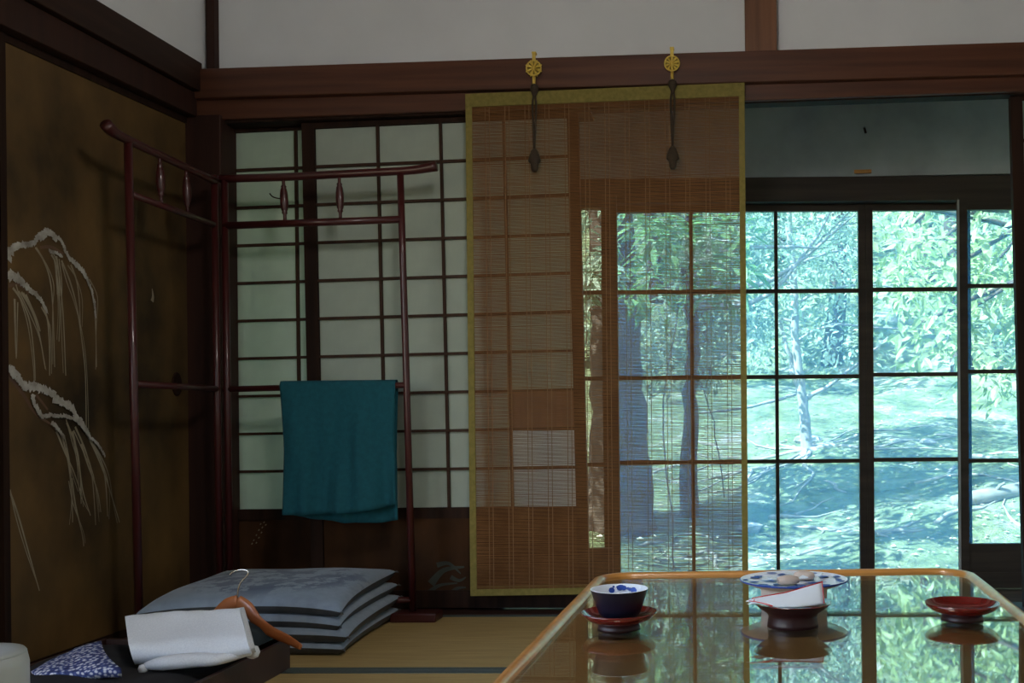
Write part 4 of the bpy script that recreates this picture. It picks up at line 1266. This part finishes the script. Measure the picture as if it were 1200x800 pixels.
def gpt(px, py, y):                   # a point of the garden at depth y
    return onY(px, py, y)
LEAF = [(0, 0, 0), (0.30, 0.22, 0.03), (0.30, -0.22, 0.03), (0.68, 0.17, 0.0), (0.68, -0.17, 0.0), (1.0, 0, -0.10), (0.32, 0, -0.035), (0.68, 0, -0.055)]
LEAF_F = [(0, 6, 1), (0, 2, 6), (6, 7, 3, 1), (2, 4, 7, 6), (7, 5, 3), (4, 5, 7)]
def leaf_rot(rr, out, droop):
    d = V((rr.gauss(0, 1), rr.gauss(0, 1), rr.gauss(0, 0.6))) * 0.6 + out
    d.z -= droop
    d.normalize()
    n = V((rr.gauss(0, .5), rr.gauss(0, .5) - 0.25, 1))
    n = (n - d * n.dot(d)).normalized()
    return Matrix((d, n.cross(d), n)).transposed()
def foliage(name, mat, parent, clusters, size, seed, width=1.0, droop=0.35):
    rr = random.Random(seed)
    vs, fs = [], []
    for c, rad, n in clusters:
        for k in range(n):
            d = V((rr.gauss(0, 1), rr.gauss(0, 1), rr.gauss(0, 1))).normalized()
            p = V(c) + d * rad * rr.random() ** 0.45
            m_ = leaf_rot(rr, d * 0.5, droop)
            s = size * rr.uniform(0.65, 1.25)
            b = len(vs)
            for l in LEAF:
                vs.append(p + m_ @ V((l[0] * s, l[1] * s * width, l[2] * s)))
            fs += [tuple(b + i for i in f) for f in LEAF_F]
    mb = MB(); mb.v = vs; mb.f = fs; mb.mi = [0] * len(fs)
    return stuff(mb.build(name, mat, parent, recalc=False))
def trunk(name, mat, parent, pts, rad, n=9, steps=5, wob=0.02, seed=0):
    rr = random.Random(seed)
    P = smooth_path(pts, steps)
    P = [p + V((rr.uniform(-wob, wob), rr.uniform(-wob, wob), 0)) for p in P]
    P[0] = V(pts[0])
    return MB().tube(P, spine(rad, len(P)), n).build(name, mat, parent, smooth=True)

# 1. thin pale tree in the middle of the lawn
YT = 12.0
b0 = gpt(947, 545, YT); b0.z = gz(b0.x, YT) - 0.05
t3 = tag(empty('slender_tree', b0), 'slender pale tree standing on the mossy slope seen through the middle panes', 'tree', 'garden trees')
trunk('trunk', 'pale_bark', t3, [b0, gpt(946, 530, YT), gpt(942, 480, YT), gpt(937, 440, YT), gpt(932, 400, YT), gpt(930, 330, YT), gpt(922, 230, YT), gpt(918, 120, YT)], [0.15, 0.075, 0.06, 0.055, 0.05, 0.045, 0.04, 0.03], 10, 5, 0.006, 1)
trunk('branch', 'pale_bark', t3, [gpt(941, 462, YT), gpt(930, 440, YT), gpt(922, 405, YT), gpt(905, 350, YT), gpt(890, 300, YT)], [0.04, 0.035, 0.03, 0.025, 0.015], 7, seed=2)
trunk('branch', 'pale_bark', t3, [gpt(940, 470, YT), gpt(965, 455, YT), gpt(1000, 430, YT), gpt(1040, 395, YT)], [0.03, 0.025, 0.02, 0.01], 6, seed=3)
trunk('branch', 'pale_bark', t3, [gpt(932, 462, YT - .3), gpt(905, 470, YT - .5), gpt(870, 478, YT - .7), gpt(820, 484, YT - .9)], [0.02, 0.018, 0.016, 0.010], 6, seed=4)
for k in range(7):
    a = gpt(931, 400 - k * 22, YT)
    s = -1 if k % 2 else 1
    trunk('branch', 'pale_bark', t3, [a, a + V((s * 0.4, R.uniform(-.3, .3), 0.16)), a + V((s * 0.95, R.uniform(-.5, .5), 0.22 + R.uniform(-.1, .2))), a + V((s * 1.5, R.uniform(-.7, .7), 0.2 + R.uniform(-.1, .3)))], [0.02, 0.016, 0.011, 0.005], 5, seed=5 + k)
foliage('foliage', 'leaf_mid', t3, [(gpt(R.uniform(870, 1010), R.uniform(160, 415), YT + R.uniform(-1.1, 1.1)), R.uniform(0.25, 0.5), 75) for _ in range(46)], 0.085, 11)
rts = MB()
rr = random.Random(5)
for k in range(24):
    ang = rr.uniform(0, 2 * PI)
    p = V((b0.x, b0.y, 0)); L = rr.uniform(0.8, 2.6)
    if k > 12: p = V((b0.x + rr.uniform(-2.2, 2.5), b0.y + rr.uniform(-3.4, 0.6), 0)); L = rr.uniform(0.5, 1.5)
    pts = []
    for j in range(9):
        pts.append(V((p.x, p.y, gz(p.x, p.y) + 0.002 + 0.012 * rr.random())))
        ang += rr.uniform(-0.5, 0.5)
        p = p + V((math.cos(ang), math.sin(ang), 0)) * L / 8
    rts.tube(pts, spine([rr.uniform(0.018, 0.032), 0.014, 0.006], 9), 6)
for k in range(30):
    y = rr.uniform(8.2, 13.0); x = rr.uniform(-0.8, 0.32 * y)
    ang = rr.uniform(-0.6, 0.9) + rr.choice((0, PI)); p = V((x, y, 0)); L = rr.uniform(0.25, 0.6)
    r_ = rr.uniform(0.010, 0.024)
    pts = []
    for j in range(7):
        pts.append(V((p.x, p.y, gz(p.x, p.y) + r_ * (0.9 - abs(j - 3) * 0.3))))
        ang += rr.uniform(-0.7, 0.7)
        p = p + V((math.cos(ang), math.sin(ang), 0)) * L / 6
    rts.tube(pts, [r_ * q for q in (.5, .8, 1, 1, .9, .7, .4)], 6)
stuff(rts.build('surface_roots', 'root_bark', t3, smooth=True))

# 2. broad-leaved tree on the right, its boughs hanging into the view
b1 = V((4.3, 8.2, gz(4.3, 8.2) - 0.05))
t1 = tag(empty('broadleaf_tree', b1), 'large-leaved tree whose bright boughs fill the right-hand panes', 'tree', 'garden trees')
trunk('trunk', 'bark', t1, [b1, b1 + V((-0.1, 0, 0.8)), b1 + V((-0.3, -0.1, 1.8)), b1 + V((-0.5, -0.1, 3.2)), b1 + V((-0.6, 0, 4.6))], [0.22, 0.16, 0.13, 0.1, 0.05], 12, seed=21)
cl = []
rr = random.Random(31)
for k in range(9):
    a = b1 + V((-0.3, -0.1, 1.3 + 0.32 * k))
    e = gpt(rr.uniform(1045, 1180), rr.uniform(215, 430), 7.4 + rr.uniform(-0.6, 0.9))
    m_ = lerp(a, e, 0.5) + V((0, 0, 0.35))
    trunk('branch', 'bark', t1, [a, m_, e], [0.05, 0.03, 0.010], 6, seed=40 + k)
for _ in range(74):
    x = rr.uniform(1050, 1420); y = rr.uniform(60, 445 if x < 1130 else 490)
    if x < 1075 and y > 400: y -= 90
    yy = rr.uniform(6.7, 9.0)
    cl.append((gpt(x, y, yy), rr.uniform(0.18, 0.36), 64))
cl2 = [(gpt(1040 + rr.uniform(-8, 40), rr.uniform(270, 400), rr.uniform(7, 8.5)), 0.22, 30) for _ in range(7)]
foliage('foliage', 'leaf_big', t1, cl + cl2, 0.105, 12)
LM = []
for k in range(3):
    me = bpy.data.meshes.new('leaf')
    cur = (0.0, 0.08, -0.06)[k]
    me.from_pydata([(l[0], l[1] * (1, 1.1, .9)[k], l[2] + cur * l[0] * l[0]) for l in LEAF], [], LEAF_F)
    me.materials.append(M['leaf_big'])
    LM.append(me)
for k in range(280):
    x = rr.uniform(1050, 1215); y = rr.uniform(235, 480)
    if x < 1110 and y > 420: continue
    p = gpt(x, y, rr.uniform(6.1, 6.8))
    m_ = leaf_rot(rr, V((-0.4, -0.3, 0)), 0.45)
    o = bpy.data.objects.new('leaf', LM[k % 3])
    COL.objects.link(o)
    o.parent = t1
    o.matrix_basis = Matrix.Translation(p - b1) @ m_.to_4x4() @ Matrix.Scale(rr.uniform(0.075, 0.12), 4)

# 3. thick brown trunk behind the blind
YT4 = 9.0
b4 = gpt(724, 560, YT4); b4.z = gz(b4.x, YT4) - 0.05
t4 = tag(empty('thick_tree', b4), 'thick brown-barked tree trunk seen through the left edge of the blind', 'tree', 'garden trees')
trunk('trunk', 'bark', t4, [b4, gpt(724, 530, YT4), gpt(723, 440, YT4), gpt(718, 330, YT4), gpt(710, 200, YT4), gpt(704, 60, YT4)], [0.36, 0.26, 0.23, 0.21, 0.19, 0.15], 14, seed=51)
for k in range(4):
    a = gpt(712, 250 - k * 45, YT4)
    s = (-1, 1, 1, -1)[k]
    trunk('branch', 'bark', t4, [a, a + V((s * 0.6, -0.2, 0.35)), a + V((s * 1.3, -0.3, 0.5))], [0.07, 0.05, 0.02], 7, seed=60 + k)
foliage('foliage', 'leaf_far', t4, [(gpt(R.uniform(560, 880), R.uniform(-60, 235), YT4 + R.uniform(-0.8, 1.2)), 0.4, 90) for _ in range(30)]
        + [(V((R.uniform(-3.6, -1.7), R.uniform(7.3, 8.7), R.uniform(1.6, 4.6))), 0.42, 110) for _ in range(24)], 0.11, 13)  # these left-hand clusters are unseen, added to shade the trunk

# 4. long-leaved shrub behind the blind and a bright fern-like shrub beside it
def shrub(name, label, base_px, y, mat, clusters, size, seed, width, droop, cat='shrub'):
    b = gpt(*base_px, y); b.z = gz(b.x, y)
    root = tag(empty(name, b), label, cat, 'garden shrubs')
    for k in range(1):
        c = clusters[k % len(clusters)][0]
        trunk('stem', 'bark', root, [b + V((R.uniform(-.1, .1), R.uniform(-.1, .1), -0.02)), lerp(b, c, .5) + V((R.uniform(-.1, .1), 0, .1)), c], [0.007, 0.006, 0.004], 6, seed=seed + k)
    foliage('foliage', mat, root, clusters, size, seed, width, droop)
shrub('long_leaved_shrub', 'shrub with long narrow glossy leaves behind the middle of the blind', (780, 560), 7.6, 'leaf_long',
      [(gpt(R.uniform(728, 870), R.uniform(250, 345), 7.6 + R.uniform(-.4, .5)), 0.22, 26) for _ in range(16)], 0.20, 71, 0.55, 0.25)
shrub('leafy_shrub', 'bright green feathery shrub in the narrow pane at the left of the veranda', (690, 600), 7.2, 'leaf_mid',
      [(gpt(R.uniform(655, 712), R.uniform(300, 338), 7.0 + R.uniform(-.3, .3)), 0.16, 60) for _ in range(7)] + [(gpt(R.uniform(660, 715), R.uniform(225, 262), 6.9), 0.16, 16) for _ in range(3)], 0.12, 72, 0.6, 0.3)
shrub('red_tipped_shrub', 'loose green shrub on the slope behind the right half of the blind', (840, 520), 10.2, 'leaf_mid',
      [(gpt(R.uniform(770, 880), R.uniform(345, 450), 10.2 + R.uniform(-.6, .6)), 0.3, 60) for _ in range(22)], 0.09, 73, 0.9, 0.3)
# 5. light small-leaved tree nearer, upper middle panes, with bare twigs
YS = 9.6
bs = V((0.35, YS, gz(0.35, YS) - 0.05))
t2 = tag(empty('small_leaved_tree', gpt(806, 530, YS)), 'airy small-leaved tree with bare pale twigs at the upper middle panes', 'tree', 'garden trees')
ts = gpt(806, 530, YS); ts.z = gz(ts.x, YS) - 0.05
WORLD[t2.name] = ts; t2.location = ts
trunk('trunk', 'bark', t2, [ts, gpt(808, 480, YS), gpt(812, 400, YS), gpt(806, 300, YS), gpt(815, 180, YS), gpt(830, 40, YS)], [0.10, 0.07, 0.06, 0.055, 0.045, 0.03], 9, seed=80)
for k, (e0, e1, e2) in enumerate([((812, 360), (900, 345), (985, 235)), ((812, 330), (900, 330), (1003, 250)), ((808, 300), (880, 290), (960, 290)), ((815, 200), (880, 230), (950, 215))]):
    trunk('branch', 'pale_bark', t2, [gpt(*e0, YS), gpt(*e1, YS - .4), gpt(*e2, YS - .6)], [0.035, 0.022, 0.007], 6, seed=84 + k)
for k in range(9):
    a = gpt(905 + 10 * k, 335 - 9.5 * k, YS - .45)
    trunk('twig', 'pale_bark', t2, [a, a + V((0.12, 0, 0.10)), a + V((0.2 + 0.03 * k, 0.1, 0.14))], [0.008, 0.006, 0.003], 5, seed=90 + k)
foliage('foliage', 'leaf_mid', t2, [(gpt(R.uniform(868, 930), R.uniform(225, 320), YS + R.uniform(-.6, .5)), 0.22, 70) for _ in range(11)]
        + [(gpt(R.uniform(930, 1005), R.uniform(215, 275), YS + R.uniform(-.4, .5)), 0.2, 45) for _ in range(7)], 0.07, 14)

# 6. trees of the wood behind
rr = random.Random(77)
spots = [(-3.2, 20.5), (-0.6, 18.5), (2.0, 20.5), (4.2, 18.8), (7.0, 20.0), (10.0, 19.2), (-1.8, 25.0), (1.2, 26.5), (4.8, 25.5), (8.5, 26.0)]
nth = ('leftmost', 'second from the left', 'third from the left', 'fourth from the left', 'fifth from the left', 'rightmost')
for k, (x, y) in enumerate(spots):
    b = V((x, y, gz(x, y) - 0.05))
    if k < 6:
        lab = 'leafy tree in the front row of the distant wood, ' + nth[k]
    else:
        lab = 'leafy tree in the back row of the distant wood, ' + (nth[k - 6] if k < 9 else 'rightmost')
    side = 'slope'
    t = tag(empty('forest_tree', b), lab, 'tree', 'trees of the distant wood')
    H = rr.uniform(5.5, 7.5)
    trunk('trunk', 'bark', t, [b, b + V((rr.uniform(-.2, .2), 0, H * 0.4)), b + V((rr.uniform(-.4, .4), 0, H * 0.9))], [0.22, 0.15, 0.06], 8, seed=100 + k)
    cls = [(b + V((rr.gauss(0, 1.0), rr.gauss(0, 0.8), rr.uniform(0.5, H))), rr.uniform(0.5, 0.95), 70) for _ in range(26)]
    foliage('foliage', 'leaf_far' if k % 3 else 'leaf_mid', t, cls, 0.19, 200 + k, 1.1)

# 7. fallen logs, stones and dry leaves on the ground
def log(name, a, b, r, label, seed):
    a = V(a); b = V(b)
    P = [lerp(a, b, i / 8) for i in range(9)]
    for p in P: p.z = gz(p.x, p.y) + r * 0.55
    root = tag(empty(name, P[4] - V((0, 0, r))), label, 'log', 'fallen logs')
    rr = random.Random(seed)
    P = [p + V((0, 0, rr.uniform(-.02, .02))) for p in P]
    MB().tube(P, [r * rr.uniform(.85, 1.1) for _ in P], 12).build('log_trunk', 'root_bark', root, smooth=True)
    for k in (2, 5):
        MB().tube([P[k], P[k] + V((0.05, -0.04, r + 0.02)), P[k] + V((0.09, -0.06, r + 0.05))], [r * .35, r * .25, r * .12], 7).build('broken_branch', 'root_bark', root, smooth=True)
p1, p2 = onZ(1090, 592, 0), onZ(1230, 575, 0)
log('fallen_log', (2.0, 9.4, 0), (3.6, 9.9, 0), 0.07, 'pale fallen log lying on the slope behind the right-hand door', 1)
rr = random.Random(9)
for k, (x, y, where) in enumerate(((0.15, 9.3, 'behind the lower left pane beside the blind'), (0.95, 12.9, 'just right of the slender tree'), (2.3, 12.2, 'above the fallen log at the right'))):
    mb = MB().lathe([(0.001, -0.6), (0.6, -0.45), (1, -0.05), (0.85, 0.35), (0.4, 0.6), (0.001, 0.65)], n=9, cap_ends=False)
    s = rr.uniform(0.07, 0.16)
    mb.v = [V((v.x * s * rr.uniform(.9, 1.3) + x, v.y * s * rr.uniform(.8, 1.2) + y, v.z * s * .8 + gz(x, y) + s * .2)) for v in mb.v]
    tag(mb.build('garden_stone', 'pale_bark'), 'small pale stone half sunk in the moss ' + where, 'stone', 'stones on the slope')
mb = MB()
for k in range(3200):
    y = 7.0 + 11 * rr.random() ** 1.5
    x = rr.uniform(-1.2 - y * .1, 0.5 + y * 0.36)
    p = V((x, y, gz(x, y) + 0.012))
    s = rr.uniform(0.025, 0.07)
    m_ = Matrix.Rotation(rr.uniform(0, 6.28), 3, 'Z') @ Matrix.Rotation(rr.uniform(-.5, .5), 3, 'X')
    b = len(mb.v)
    for l in ((-.5, 0, 0), (0, -.3, .15), (.5, 0, 0), (0, .3, .15)):
        mb.v.append(p + m_ @ (V(l) * s))
    mb.f.append((b, b + 1, b + 2, b + 3)); mb.mi.append(0)
o = stuff(mb.build('fallen_leaves', 'dry_leaf', None, recalc=False))
tag(o, 'pale dry leaves scattered over the mossy garden slope', 'leaves')
